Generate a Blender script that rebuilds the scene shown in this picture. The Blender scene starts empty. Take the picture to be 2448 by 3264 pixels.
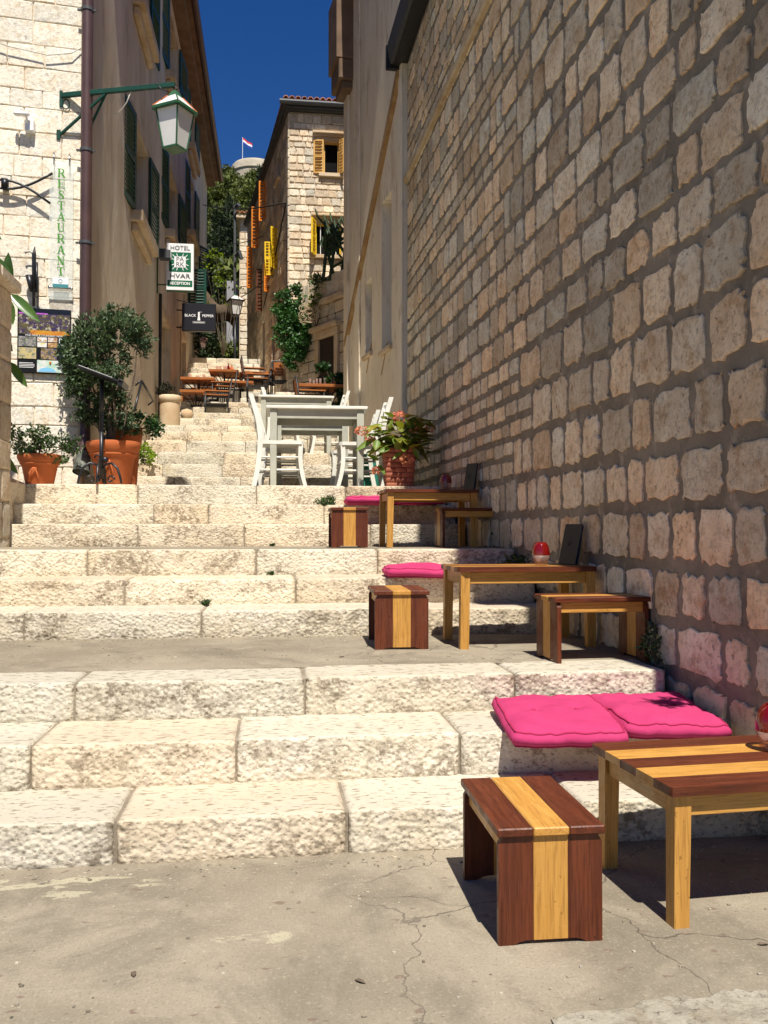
import bpy, math, random, numpy as np
from mathutils import Vector, Matrix, noise
random.seed(7); RNG = np.random.default_rng(7)
S = bpy.context.scene; COL = S.collection
R = math.radians
# ------------------------------------------------------------------ camera, sky, sun, exposure
cam_d = bpy.data.cameras.new('camera'); cam = bpy.data.objects.new('camera', cam_d); COL.objects.link(cam); S.camera = cam
cam.location = (0, 0, 1.13); cam.rotation_euler = (R(90 + 1.266), 0, R(-7.183))
cam_d.lens = 30.92; cam_d.sensor_width = 36; cam_d.clip_start = .05; cam_d.clip_end = 2000
SUN_EL, SUN_AZ = 61.5, 5.5          # elevation; degrees to the right of straight behind the camera
w = bpy.data.worlds.new('World'); S.world = w; w.use_nodes = True
wn = w.node_tree.nodes; wl = w.node_tree.links
bg = wn['Background']; sky = wn.new('ShaderNodeTexSky'); sky.sky_type = 'NISHITA'; sky.sun_disc = False
sky.sun_elevation = R(SUN_EL); sky.sun_rotation = R(180 - SUN_AZ); sky.air_density = 1.0; sky.dust_density = 0.0; sky.ozone_density = 5.0
hs = wn.new('ShaderNodeHueSaturation'); hs.inputs['Saturation'].default_value = 1.30; hs.inputs['Hue'].default_value = .514; hs.inputs['Value'].default_value = .60
wl.new(sky.outputs[0], hs.inputs['Color']); wl.new(hs.outputs[0], bg.inputs['Color']); bg.inputs['Strength'].default_value = .09
sd = bpy.data.lights.new('sun', 'SUN'); sun = bpy.data.objects.new('sun', sd); COL.objects.link(sun)
sd.energy = 5.0; sd.angle = R(.55); sd.color = (1, .94, .84)
ce = math.cos(R(SUN_EL))
sun.rotation_euler = Vector((-math.sin(R(SUN_AZ)) * ce, math.cos(R(SUN_AZ)) * ce, -math.sin(R(SUN_EL)))).to_track_quat('-Z', 'Y').to_euler()
sun.location = (2, -6, 14)
S.view_settings.view_transform = 'Standard'; S.view_settings.look = 'None'; S.view_settings.gamma = 1
S.view_settings.use_curve_mapping = False; S.view_settings.exposure = .62
# ------------------------------------------------------------------ materials
def mk(name):
    m = bpy.data.materials.new(name); m.use_nodes = True
    nt = m.node_tree; b = nt.nodes['Principled BSDF']
    return m, nt, b
def nd(nt, t, **k):
    n = nt.nodes.new(t)
    for a, v in k.items():
        if a.startswith('i_'):
            n.inputs[a[2:].replace('_', ' ')].default_value = v
        else: setattr(n, a, v)
    return n
def L(nt, a, b): nt.links.new(a, b)
def c4(c): return (c[0], c[1], c[2], 1)
def coords(nt, kind, stretch=(1, 1, 1), rot=(0, 0, 0)):
    mp = nd(nt, 'ShaderNodeMapping'); mp.inputs['Scale'].default_value = stretch; mp.inputs['Rotation'].default_value = rot
    if kind == 'pos':
        g = nd(nt, 'ShaderNodeNewGeometry'); L(nt, g.outputs['Position'], mp.inputs['Vector'])
    else:
        t = nd(nt, 'ShaderNodeTexCoord'); oi = nd(nt, 'ShaderNodeObjectInfo')
        mu = nd(nt, 'ShaderNodeMath', operation='MULTIPLY'); mu.inputs[1].default_value = 37.0; L(nt, oi.outputs['Random'], mu.inputs[0])
        ad = nd(nt, 'ShaderNodeVectorMath', operation='ADD'); L(nt, t.outputs['Object'], ad.inputs[0]); L(nt, mu.outputs[0], ad.inputs[1])
        L(nt, ad.outputs[0], mp.inputs['Vector'])
    return mp.outputs[0]
def noi(nt, vec, sc, det=5, rough=.55, dist=0):
    n = nd(nt, 'ShaderNodeTexNoise'); n.inputs['Scale'].default_value = sc; n.inputs['Detail'].default_value = det
    n.inputs['Roughness'].default_value = rough; n.inputs['Distortion'].default_value = dist; L(nt, vec, n.inputs['Vector']); return n.outputs['Fac']
def ramp(nt, fac, lo, hi, a=0., b=1.):
    r = nd(nt, 'ShaderNodeMapRange'); r.inputs['From Min'].default_value = lo; r.inputs['From Max'].default_value = hi
    r.inputs['To Min'].default_value = a; r.inputs['To Max'].default_value = b; r.interpolation_type = 'SMOOTHSTEP'; L(nt, fac, r.inputs['Value']); return r.outputs[0]
def mix(nt, fac, a, b, mode='MIX'):
    n = nd(nt, 'ShaderNodeMix', data_type='RGBA', blend_type=mode)
    for s, v in (('Factor', fac), ('A', a), ('B', b)):
        i = [q for q in n.inputs if q.name == s and q.type == ('VALUE' if s == 'Factor' else 'RGBA')][0]
        if isinstance(v, (tuple, list)): i.default_value = c4(v)
        elif isinstance(v, (int, float)): i.default_value = v
        else: L(nt, v, i)
    return [o for o in n.outputs if o.type == 'RGBA'][0]
def mul(nt, a, b):
    n = nd(nt, 'ShaderNodeMath', operation='MULTIPLY')
    for k, v in enumerate((a, b)):
        if isinstance(v, (int, float)): n.inputs[k].default_value = v
        else: L(nt, v, n.inputs[k])
    return n.outputs[0]
def bump(nt, b, hgt, strength, dist, prev=None):
    n = nd(nt, 'ShaderNodeBump'); n.inputs['Strength'].default_value = strength; n.inputs['Distance'].default_value = dist
    L(nt, hgt, n.inputs['Height'])
    if prev is not None: L(nt, prev, n.inputs['Normal'])
    L(nt, n.outputs[0], b.inputs['Normal']); return n.outputs[0]
def tinted(nt, col):
    a = nd(nt, 'ShaderNodeAttribute'); a.attribute_name = 'tint'
    return mix(nt, 1.0, col, a.outputs['Color'], 'MULTIPLY')
def surf(name, c1, c2, sc=4, kind='pos', stretch=(1, 1, 1), dirt=None, bmp=(30, .4, .01), rough=.85, tint=False, spec=.3, metal=0., det=6, bmp2=None):
    m, nt, b = mk(name); v = coords(nt, kind, stretch)
    col = mix(nt, ramp(nt, noi(nt, v, sc, det), .3, .7), c1, c2)
    if dirt:
        for (dc, ds, lo, hi, amt) in dirt:
            col = mix(nt, mul(nt, ramp(nt, noi(nt, v, ds, 7, .65, .3), lo, hi), amt), col, dc)
    if tint: col = tinted(nt, col)
    L(nt, col, b.inputs['Base Color']); b.inputs['Roughness'].default_value = rough
    b.inputs['Specular IOR Level'].default_value = spec; b.inputs['Metallic'].default_value = metal
    p = None
    if bmp: p = bump(nt, b, noi(nt, v, bmp[0], 8, .7), bmp[1], bmp[2])
    if bmp2: bump(nt, b, noi(nt, v, bmp2[0], 5, .6), bmp2[1], bmp2[2], p)
    return m
def plain(name, c, rough=.5, spec=.5, metal=0., var=.12, kind='obj', sc=6):
    d = tuple(x * (1 - var) for x in c)
    return surf(name, c, d, sc, kind, bmp=(60, .08, .002), rough=rough, spec=spec, metal=metal)
def flat(name, c, rough=.6, spec=.4):
    m, nt, b = mk(name); b.inputs['Base Color'].default_value = c4(c); b.inputs['Roughness'].default_value = rough; b.inputs['Specular IOR Level'].default_value = spec; return m

def step_mat():
    m, nt, b = mk('step_limestone'); v = coords(nt, 'pos')
    g = nd(nt, 'ShaderNodeNewGeometry'); sep = nd(nt, 'ShaderNodeSeparateXYZ'); L(nt, g.outputs['Normal'], sep.inputs[0])
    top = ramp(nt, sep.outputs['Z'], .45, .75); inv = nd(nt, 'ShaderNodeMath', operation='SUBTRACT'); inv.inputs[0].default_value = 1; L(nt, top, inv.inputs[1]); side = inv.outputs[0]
    col = mix(nt, ramp(nt, noi(nt, v, 2.3, 6), .35, .68), (.70, .62, .48), (.62, .53, .385))
    col = mix(nt, mul(nt, ramp(nt, noi(nt, v, 9, 5), .5, .75), .5), col, (.62, .55, .47))
    # pick marks on the tread: short dark pits lying along the step
    vs = coords(nt, 'pos', (24, 62, 40)); vs2 = coords(nt, 'pos', (30, 60, 60), (0, 0, .6))
    pits = ramp(nt, noi(nt, vs, 1.0, 2, .5), .57, .66)
    col = mix(nt, mul(nt, top, .62), col, (.42, .375, .295))  # upward faces darkened in colour so sunlit treads do not burn out
    col = mix(nt, mul(nt, mul(nt, pits, top), .9), col, (.24, .19, .13))
    # weathering stains on the rough riser faces
    vd = coords(nt, 'pos', (1, 1, 1.6))
    st = mul(nt, ramp(nt, noi(nt, vd, 2.6, 9, .75), .46, .60), ramp(nt, noi(nt, v, 30, 5, .75), .40, .58))
    col = mix(nt, mul(nt, mul(nt, st, side), .8), col, (.17, .125, .08))
    col = mix(nt, mul(nt, mul(nt, ramp(nt, noi(nt, coords(nt, 'pos', (42, 42, 70), (0, .5, 0)), 1, 4, .7), .54, .64), side), .75), col, (.20, .15, .10))
    col = mix(nt, mul(nt, mul(nt, ramp(nt, noi(nt, v, 1.7, 5, .6), .6, .75), side), .5), col, (.50, .38, .20))
    col = tinted(nt, col)
    L(nt, col, b.inputs['Base Color']); b.inputs['Roughness'].default_value = .85; b.inputs['Specular IOR Level'].default_value = .25
    vv = nd(nt, 'ShaderNodeTexVoronoi'); vv.feature = 'SMOOTH_F1'; vv.inputs['Scale'].default_value = 1; L(nt, coords(nt, 'pos', (52, 52, 60), (.3, .65, .2)), vv.inputs['Vector'])
    p = bump(nt, b, mul(nt, vv.outputs['Distance'], side), .6, .012)
    p = bump(nt, b, noi(nt, v, 75, 6, .75), .45, .006, p)
    neg = mul(nt, mul(nt, pits, top), -1.); bump(nt, b, neg, .5, .006, p)
    return m
def wallstone_mat(name, c1, c2, c3, bs=40, bstr=.6, pores=.55):
    m, nt, b = mk(name); v = coords(nt, 'pos')
    col = mix(nt, ramp(nt, noi(nt, v, 5, 7, .65), .35, .65), c1, c2)
    col = mix(nt, mul(nt, ramp(nt, noi(nt, v, 9, 7, .75), .50, .66), .7), col, c3)
    col = mix(nt, mul(nt, ramp(nt, noi(nt, v, 27, 6, .75), .48, .62), .45), col, tuple(x * .45 for x in c2))
    pr = ramp(nt, noi(nt, v, 33, 6, .8), .585, .66)
    col = mix(nt, mul(nt, pr, pores), col, (.10, .065, .04))  # pocks darkened in colour, standing in for relief the bump barely shows in shade
    col = tinted(nt, col); L(nt, col, b.inputs['Base Color']); b.inputs['Roughness'].default_value = .9; b.inputs['Specular IOR Level'].default_value = .2
    p = bump(nt, b, noi(nt, v, bs, 8, .72), bstr, .012)
    bump(nt, b, mul(nt, pr, -1.), .6, .01, p)
    return m
def concrete_mat():
    m, nt, b = mk('worn_concrete'); v = coords(nt, 'pos')
    col = mix(nt, ramp(nt, noi(nt, v, 1.3, 7, .6), .35, .68), (.305, .262, .194), (.205, .174, .126))
    col = mix(nt, mul(nt, ramp(nt, noi(nt, v, 5, 8, .7), .52, .75), .6), col, (.37, .325, .245))
    col = mix(nt, mul(nt, ramp(nt, noi(nt, v, 3.4, 8, .7, .5), .60, .72), .6), col, (.125, .105, .075))
    col = mix(nt, mul(nt, ramp(nt, noi(nt, coords(nt, 'pos', (9, 16, 1)), 1, 3, .5), .70, .74), .75), col, (.12, .09, .07))
    gp = nd(nt, 'ShaderNodeNewGeometry'); sx = nd(nt, 'ShaderNodeSeparateXYZ'); L(nt, gp.outputs['Position'], sx.inputs[0])
    def around(x0, y0, rx, ry):
        m_ = nd(nt, 'ShaderNodeVectorMath', operation='SUBTRACT'); L(nt, gp.outputs['Position'], m_.inputs[0]); m_.inputs[1].default_value = (x0, y0, 0)
        s_ = nd(nt, 'ShaderNodeVectorMath', operation='MULTIPLY'); L(nt, m_.outputs[0], s_.inputs[0]); s_.inputs[1].default_value = (1 / rx, 1 / ry, 0)
        l_ = nd(nt, 'ShaderNodeVectorMath', operation='LENGTH'); L(nt, s_.outputs[0], l_.inputs[0]); return ramp(nt, l_.outputs['Value'], .35, 1., 1, 0)
    spn = noi(nt, coords(nt, 'pos', (5, 13, 1), (0, 0, .35)), 1, 8, .7, .2)
    near = nd(nt, 'ShaderNodeMath', operation='MAXIMUM'); L(nt, around(-.78, 2.92, .56, .13), near.inputs[0]); L(nt, around(-.05, 2.50, .14, .07), near.inputs[1])
    sp = mul(nt, ramp(nt, spn, .50, .54), ramp(nt, near.outputs[0], .15, .5))
    col = mix(nt, mul(nt, ramp(nt, noi(nt, v, 2.1, 7, .7, .6), .45, .62), .62), col, (.155, .132, .098))
    col = mix(nt, mul(nt, ramp(nt, noi(nt, coords(nt, 'pos', (14, 22, 1), (0, 0, .5)), 1, 4, .5), .66, .70), .7), col, (.15, .10, .075))
    col = mix(nt, mul(nt, sp, .6), col, (.46, .42, .29))          # splashed pale plaster
    fine = noi(nt, v, 130, 4, .7); col = mix(nt, mul(nt, ramp(nt, fine, .5, .66), .5), col, (.13, .11, .08)); col = mix(nt, mul(nt, ramp(nt, noi(nt, v, 75, 4, .7), .54, .68), .4), col, (.42, .37, .28))
    # hairline cracks
    vo = nd(nt, 'ShaderNodeTexVoronoi'); vo.feature = 'DISTANCE_TO_EDGE'; vo.inputs['Scale'].default_value = 1.7
    nn = nd(nt, 'ShaderNodeTexNoise'); nn.inputs['Scale'].default_value = 4; nn.inputs['Detail'].default_value = 7; L(nt, v, nn.inputs['Vector'])
    av = nd(nt, 'ShaderNodeVectorMath', operation='MULTIPLY_ADD'); L(nt, nn.outputs['Color'], av.inputs[0]); av.inputs[1].default_value = (.30, .30, 0); L(nt, v, av.inputs[2])
    L(nt, av.outputs[0], vo.inputs['Vector'])
    cr = ramp(nt, vo.outputs['Distance'], .0, .006, 1, 0)
    crm = mul(nt, cr, ramp(nt, sx.outputs['X'], .05, .5)); col = mix(nt, mul(nt, crm, .75), col, (.10, .085, .065))
    wv = nd(nt, 'ShaderNodeTexWave'); wv.inputs['Scale'].default_value = 30; wv.inputs['Distortion'].default_value = .6; wv.inputs['Detail'].default_value = 2
    L(nt, coords(nt, 'pos', (1, .15, 1), (0, 0, .12)), wv.inputs['Vector']); cm = ramp(nt, noi(nt, v, 1.1, 3), .42, .62)
    L(nt, col, b.inputs['Base Color']); b.inputs['Roughness'].default_value = .88; b.inputs['Specular IOR Level'].default_value = .3
    p = bump(nt, b, mul(nt, wv.outputs['Fac'], cm), .35, .004)
    p = bump(nt, b, noi(nt, v, 90, 6, .7), .35, .004, p); bump(nt, b, mul(nt, crm, -1.), .6, .006, p)
    return m
def wood_mat(name, c1, c2, axis, rough=.38, kind='obj'):
    m, nt, b = mk(name); st = [38, 38, 38]; st[axis] = 1.6
    v = coords(nt, kind, tuple(st)); col = mix(nt, ramp(nt, noi(nt, v, 1, 5, .6, .6), .35, .65), c1, c2)
    oi = nd(nt, 'ShaderNodeObjectInfo'); col = mix(nt, mul(nt, oi.outputs['Random'], .35), col, tuple(x * .75 for x in c1))
    st2 = [190, 190, 190]; st2[axis] = 9; f = noi(nt, coords(nt, kind, tuple(st2)), 1, 3)
    col = mix(nt, mul(nt, ramp(nt, f, .45, .68), .6), col, tuple(x * .55 for x in c2))
    vv_ = coords(nt, kind, (1, 1, 1)); sc_ = ramp(nt, noi(nt, vv_, 9, 8, .75), .56, .70); col = mix(nt, mul(nt, sc_, .14), col, tuple(min(1, x * 1.5 + .03) for x in c1))
    sp_ = ramp(nt, noi(nt, vv_, 55, 3, .6), .66, .70); col = mix(nt, mul(nt, sp_, .6), col, tuple(x * .35 for x in c2))
    L(nt, col, b.inputs['Base Color']); b.inputs['Specular IOR Level'].default_value = .35
    L(nt, ramp(nt, noi(nt, vv_, 14, 6, .7), .3, .7, rough - .08, rough + .22), b.inputs['Roughness'])
    bump(nt, b, f, .3, .002); return m
def leaf_mat(name, c1, c2, rough=.5, trans=.25):
    m, nt, b = mk(name); v = coords(nt, 'obj'); col = mix(nt, ramp(nt, noi(nt, v, 3, 3), .35, .65), c1, c2); col = tinted(nt, col)
    L(nt, col, b.inputs['Base Color']); b.inputs['Roughness'].default_value = rough; b.inputs['Specular IOR Level'].default_value = .4
    out = nt.nodes['Material Output']; tr = nd(nt, 'ShaderNodeBsdfTranslucent'); tc = mix(nt, 1., col, (1.5, 1.6, .7), 'MULTIPLY'); L(nt, tc, tr.inputs[0])
    ms = nd(nt, 'ShaderNodeMixShader'); ms.inputs[0].default_value = trans; L(nt, b.outputs[0], ms.inputs[1]); L(nt, tr.outputs[0], ms.inputs[2]); L(nt, ms.outputs[0], out.inputs[0])
    return m
def glass_mat(name, c, rough=.03, alpha=1.0, trans=1.0):
    m, nt, b = mk(name); b.inputs['Base Color'].default_value = c4(c); b.inputs['Roughness'].default_value = rough
    b.inputs['Transmission Weight'].default_value = trans; b.inputs['IOR'].default_value = 1.4; return m
M = {}
M['step'] = step_mat(); M['conc'] = concrete_mat()
M['wstone'] = wallstone_mat('wall_stone', (.80, .69, .51), (.67, .53, .36), (.46, .28, .13), 42, 1.0)
M['mortar'] = surf('grey_mortar', (.25, .218, .172), (.17, .145, .112), 3, dirt=[((.11, .095, .075), 5, .5, .7, .6), ((.40, .35, .28), 9, .52, .68, .6)], bmp=(70, .7, .01), bmp2=(9, .4, .03))
M['kerb'] = wallstone_mat('kerb_limestone', (.46, .41, .32), (.36, .31, .23), (.24, .18, .11), 60, .8, .8)
M['lime'] = wallstone_mat('pale_limestone', (.90, .83, .70), (.86, .77, .62), (.72, .56, .36), 30, .9, .06)
M['limemortar'] = surf('lime_mortar', (.74, .64, .50), (.62, .51, .37), 5, bmp=(50, .6, .008))
M['stepmortar'] = surf('step_mortar', (.30, .255, .195), (.20, .165, .12), 6, bmp=(60, .7, .01))
M['hstone'] = wallstone_mat('house_stone', (.78, .68, .53), (.68, .56, .41), (.56, .38, .22), 22, .8, .35)
M['hmortar'] = surf('house_mortar', (.60, .50, .37), (.48, .38, .27), 5, bmp=(40, .6, .01))
M['plasterL'] = surf('weathered_plaster', (.70, .60, .45), (.52, .41, .28), 1.1, stretch=(1, 1, .35), dirt=[((.22, .14, .08), 1.6, .5, .75, .55), ((.62, .56, .46), 2.3, .56, .68, .5), ((.12, .09, .06), 5, .58, .72, .4)], bmp=(25, .5, .012), bmp2=(3, .5, .06))
M['plasterC'] = surf('cream_plaster', (.84, .76, .61), (.72, .62, .47), .9, stretch=(1, 1, .3), dirt=[((.44, .30, .15), 2.6, .54, .68, .45), ((.32, .24, .15), 7, .55, .7, .5), ((.24, .19, .14), 14, .6, .72, .4)], bmp=(30, .35, .008), bmp2=(2, .3, .04))
M['ochre'] = surf('ochre_stone', (.40, .27, .13), (.30, .17, .07), 6, bmp=(40, .5, .006))
M['trim'] = surf('cut_stone_trim', (.62, .50, .35), (.48, .34, .2), 3, dirt=[((.25, .15, .07), 4, .55, .75, .5)], bmp=(40, .5, .006))
M['band'] = surf('cream_band', (.58, .48, .33), (.45, .34, .2), 3, dirt=[((.28, .18, .09), 5, .5, .7, .6)], bmp=(40, .5, .006))
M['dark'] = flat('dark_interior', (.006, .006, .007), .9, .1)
M['reveal'] = surf('grey_reveal', (.36, .36, .38), (.28, .28, .3), 3)
M['woodD'] = [wood_mat('dark_mahogany_%s' % 'xyz'[a], (.140, .034, .012), (.075, .017, .006), a) for a in range(3)]
M['woodL'] = [wood_mat('light_iroko_%s' % 'xyz'[a], (.56, .29, .065), (.47, .225, .045), a) for a in range(3)]
M['woodO'] = [wood_mat('orange_teak_%s' % 'xyz'[a], (.44, .15, .036), (.32, .10, .022), a) for a in range(3)]
M['pink'] = surf('pink_cotton', (.45, .042, .135), (.40, .034, .118), 8, 'obj', bmp=(420, .35, .002), rough=.9, spec=.15, bmp2=(9, .3, .02))
M['pinkseam'] = flat('pink_piping', (.34, .020, .075), .85, .2)
M['white'] = surf('white_paint', (.75, .74, .67), (.66, .65, .58), 8, 'obj', dirt=[((.45, .40, .32), 14, .64, .75, .35)], bmp=(60, .12, .002), rough=.45)
M['greyp'] = surf('pale_grey_paint', (.45, .45, .38), (.38, .38, .31), 8, 'obj', bmp=(60, .12, .002), rough=.5)
M['terra'] = surf('terracotta', (.52, .145, .045), (.45, .115, .035), 7, 'obj', dirt=[((.62, .32, .2), 9, .6, .75, .3)], bmp=(70, .25, .003), rough=.8)
M['brickpot'] = surf('red_brown_pot', (.36, .125, .07), (.29, .09, .05), 7, 'obj', bmp=(60, .3, .003), rough=.75)
M['soil'] = surf('dark_soil', (.05, .035, .022), (.03, .02, .014), 20, 'obj', bmp=(80, .9, .02))
M['iron'] = plain('wrought_iron', (.035, .036, .04), .38, .5, .6)
M['black'] = plain('black_metal', (.018, .018, .02), .45, .5, .2)
M['gutter'] = plain('grey_gutter', (.055, .06, .065), .6, .4, .0, kind='pos')
M['soffit'] = surf('brown_soffit', (.20, .13, .085), (.13, .085, .055), 3, bmp=(30, .4, .006))
M['pipe'] = surf('brown_downpipe', (.085, .045, .040), (.06, .032, .03), 4, bmp=(50, .1, .002), rough=.38, spec=.5)
M['copper'] = surf('verdigris_spout', (.16, .17, .14), (.07, .08, .07), 14, bmp=(60, .3, .004), rough=.6)
M['green'] = surf('green_paint', (.008, .060, .040), (.006, .042, .028), 9, 'obj', bmp=(50, .1, .002), rough=.5)
M['lampgreen'] = surf('lamp_green_paint', (.035, .115, .055), (.02, .08, .04), 9, 'obj', bmp=(50, .1, .002), rough=.4)
M['shyel'] = surf('yellow_paint', (.85, .58, .02), (.80, .52, .015), 9, 'obj', rough=.55)
M['shtan'] = surf('tan_paint', (.66, .40, .12), (.56, .32, .08), 9, 'obj', rough=.6)
M['shora'] = surf('orange_paint', (.75, .25, .02), (.66, .20, .015), 9, 'obj', rough=.6)
M['shbrn'] = surf('brown_paint', (.16, .045, .018), (.11, .03, .012), 9, 'obj', rough=.6)
M['tile'] = surf('roof_tile', (.50, .22, .12), (.34, .15, .08), 5, dirt=[((.30, .26, .2), 7, .55, .7, .5)], bmp=(40, .4, .01), tint=True)
M['frost'] = surf('frosted_glass', (.74, .73, .70), (.66, .65, .62), 3, 'obj', bmp=None, rough=.35, spec=.5)
def thinglass(name, c, alpha, tl):
    m, nt, b = mk(name); b.inputs['Base Color'].default_value = c4(c); b.inputs['Roughness'].default_value = .06; b.inputs['Specular IOR Level'].default_value = .8; b.inputs['Coat Weight'].default_value = .6; b.inputs['Coat Roughness'].default_value = .03
    out = nt.nodes['Material Output']; tr = nd(nt, 'ShaderNodeBsdfTranslucent'); tr.inputs[0].default_value = c4(c); tp = nd(nt, 'ShaderNodeBsdfTransparent'); tp.inputs[0].default_value = c4([min(1, x ** .5) for x in c])
    m1 = nd(nt, 'ShaderNodeMixShader'); m1.inputs[0].default_value = tl; L(nt, b.outputs[0], m1.inputs[1]); L(nt, tr.outputs[0], m1.inputs[2])
    m2 = nd(nt, 'ShaderNodeMixShader'); m2.inputs[0].default_value = alpha; L(nt, tp.outputs[0], m2.inputs[1]); L(nt, m1.outputs[0], m2.inputs[2]); L(nt, m2.outputs[0], out.inputs[0]); return m
M['red'] = thinglass('red_glass', (.20, .003, .002), .80, .12); M['clear'] = thinglass('clear_glass', (.80, .62, .56), .14, .1)
M['wglass'] = glass_mat('window_glass', (.10, .12, .13), .05, trans=.0)
M['bark'] = surf('bark', (.17, .13, .095), (.10, .075, .05), 14, 'obj', bmp=(50, .7, .01))
M['olive'] = leaf_mat('grey_green_leaves', (.075, .115, .052), (.045, .08, .035), .5, .15)
M['bush'] = leaf_mat('bush_leaves', (.055, .10, .025), (.035, .07, .018), .45, .2)
M['ivy'] = leaf_mat('ivy_leaves', (.045, .12, .035), (.03, .085, .025), .4, .2)
M['hyd'] = leaf_mat('hydrangea_leaves', (.20, .24, .04), (.10, .16, .03), .45, .3)
M['ficus'] = leaf_mat('rubber_plant_leaves', (.075, .14, .035), (.04, .085, .022), .25, .2)
M['vine'] = leaf_mat('vine_leaves', (.26, .34, .03), (.16, .24, .03), .5, .4)
M['pine'] = leaf_mat('pine_foliage', (.10, .12, .022), (.06, .08, .016), .7, .15)
M['cyp'] = leaf_mat('cypress_foliage', (.025, .042, .013), (.016, .028, .01), .7, .1)
M['flower'] = leaf_mat('faded_pink_petals', (.70, .30, .22), (.62, .38, .20), .6, .3)
M['cactus'] = surf('cactus_skin', (.03, .055, .02), (.02, .04, .015), 9, 'obj', rough=.6)
M['hill'] = surf('hillside_scrub', (.10, .10, .035), (.06, .065, .02), .2, dirt=[((.22, .18, .11), .5, .55, .7, .5)], bmp=(2, .8, .4))
M['fort'] = surf('fortress_stone', (.42, .37, .29), (.33, .29, .22), .35, bmp=(1.5, .6, .3), dirt=[((.14, .12, .1), .8, .6, .75, .4)])
M['poster'] = flat('poster_black', (.012, .012, .015), .2, .5)
M['steel'] = plain('steel', (.5, .5, .5), .25, .5, 1.)
M['signw'] = plain('sign_white', (.82, .82, .82), .35, .5, var=.03)
M['signg'] = flat('sign_green', (.012, .12, .06), .35); M['signk'] = flat('sign_black', (.012, .012, .016), .4)
M['letg'] = flat('letter_green', (.06, .26, .02), .4); M['letk'] = flat('letter_grey', (.07, .07, .07), .5); M['letw'] = flat('letter_white', (.85, .85, .85), .5)
M['tarp'] = surf('brown_awning_cloth', (.12, .085, .055), (.08, .055, .035), 2, stretch=(1, 1, 3), bmp=(20, .4, .02))
M['cable'] = flat('black_cable', (.01, .01, .01), .6); M['wire'] = flat('pale_cable', (.6, .58, .5), .6)
M['patch'] = flat('flag_red', (.6, .03, .03), .8); M['flagw'] = flat('flag_white', (.8, .8, .8), .8); M['flagb'] = flat('flag_blue', (.02, .05, .35), .8)
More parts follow.
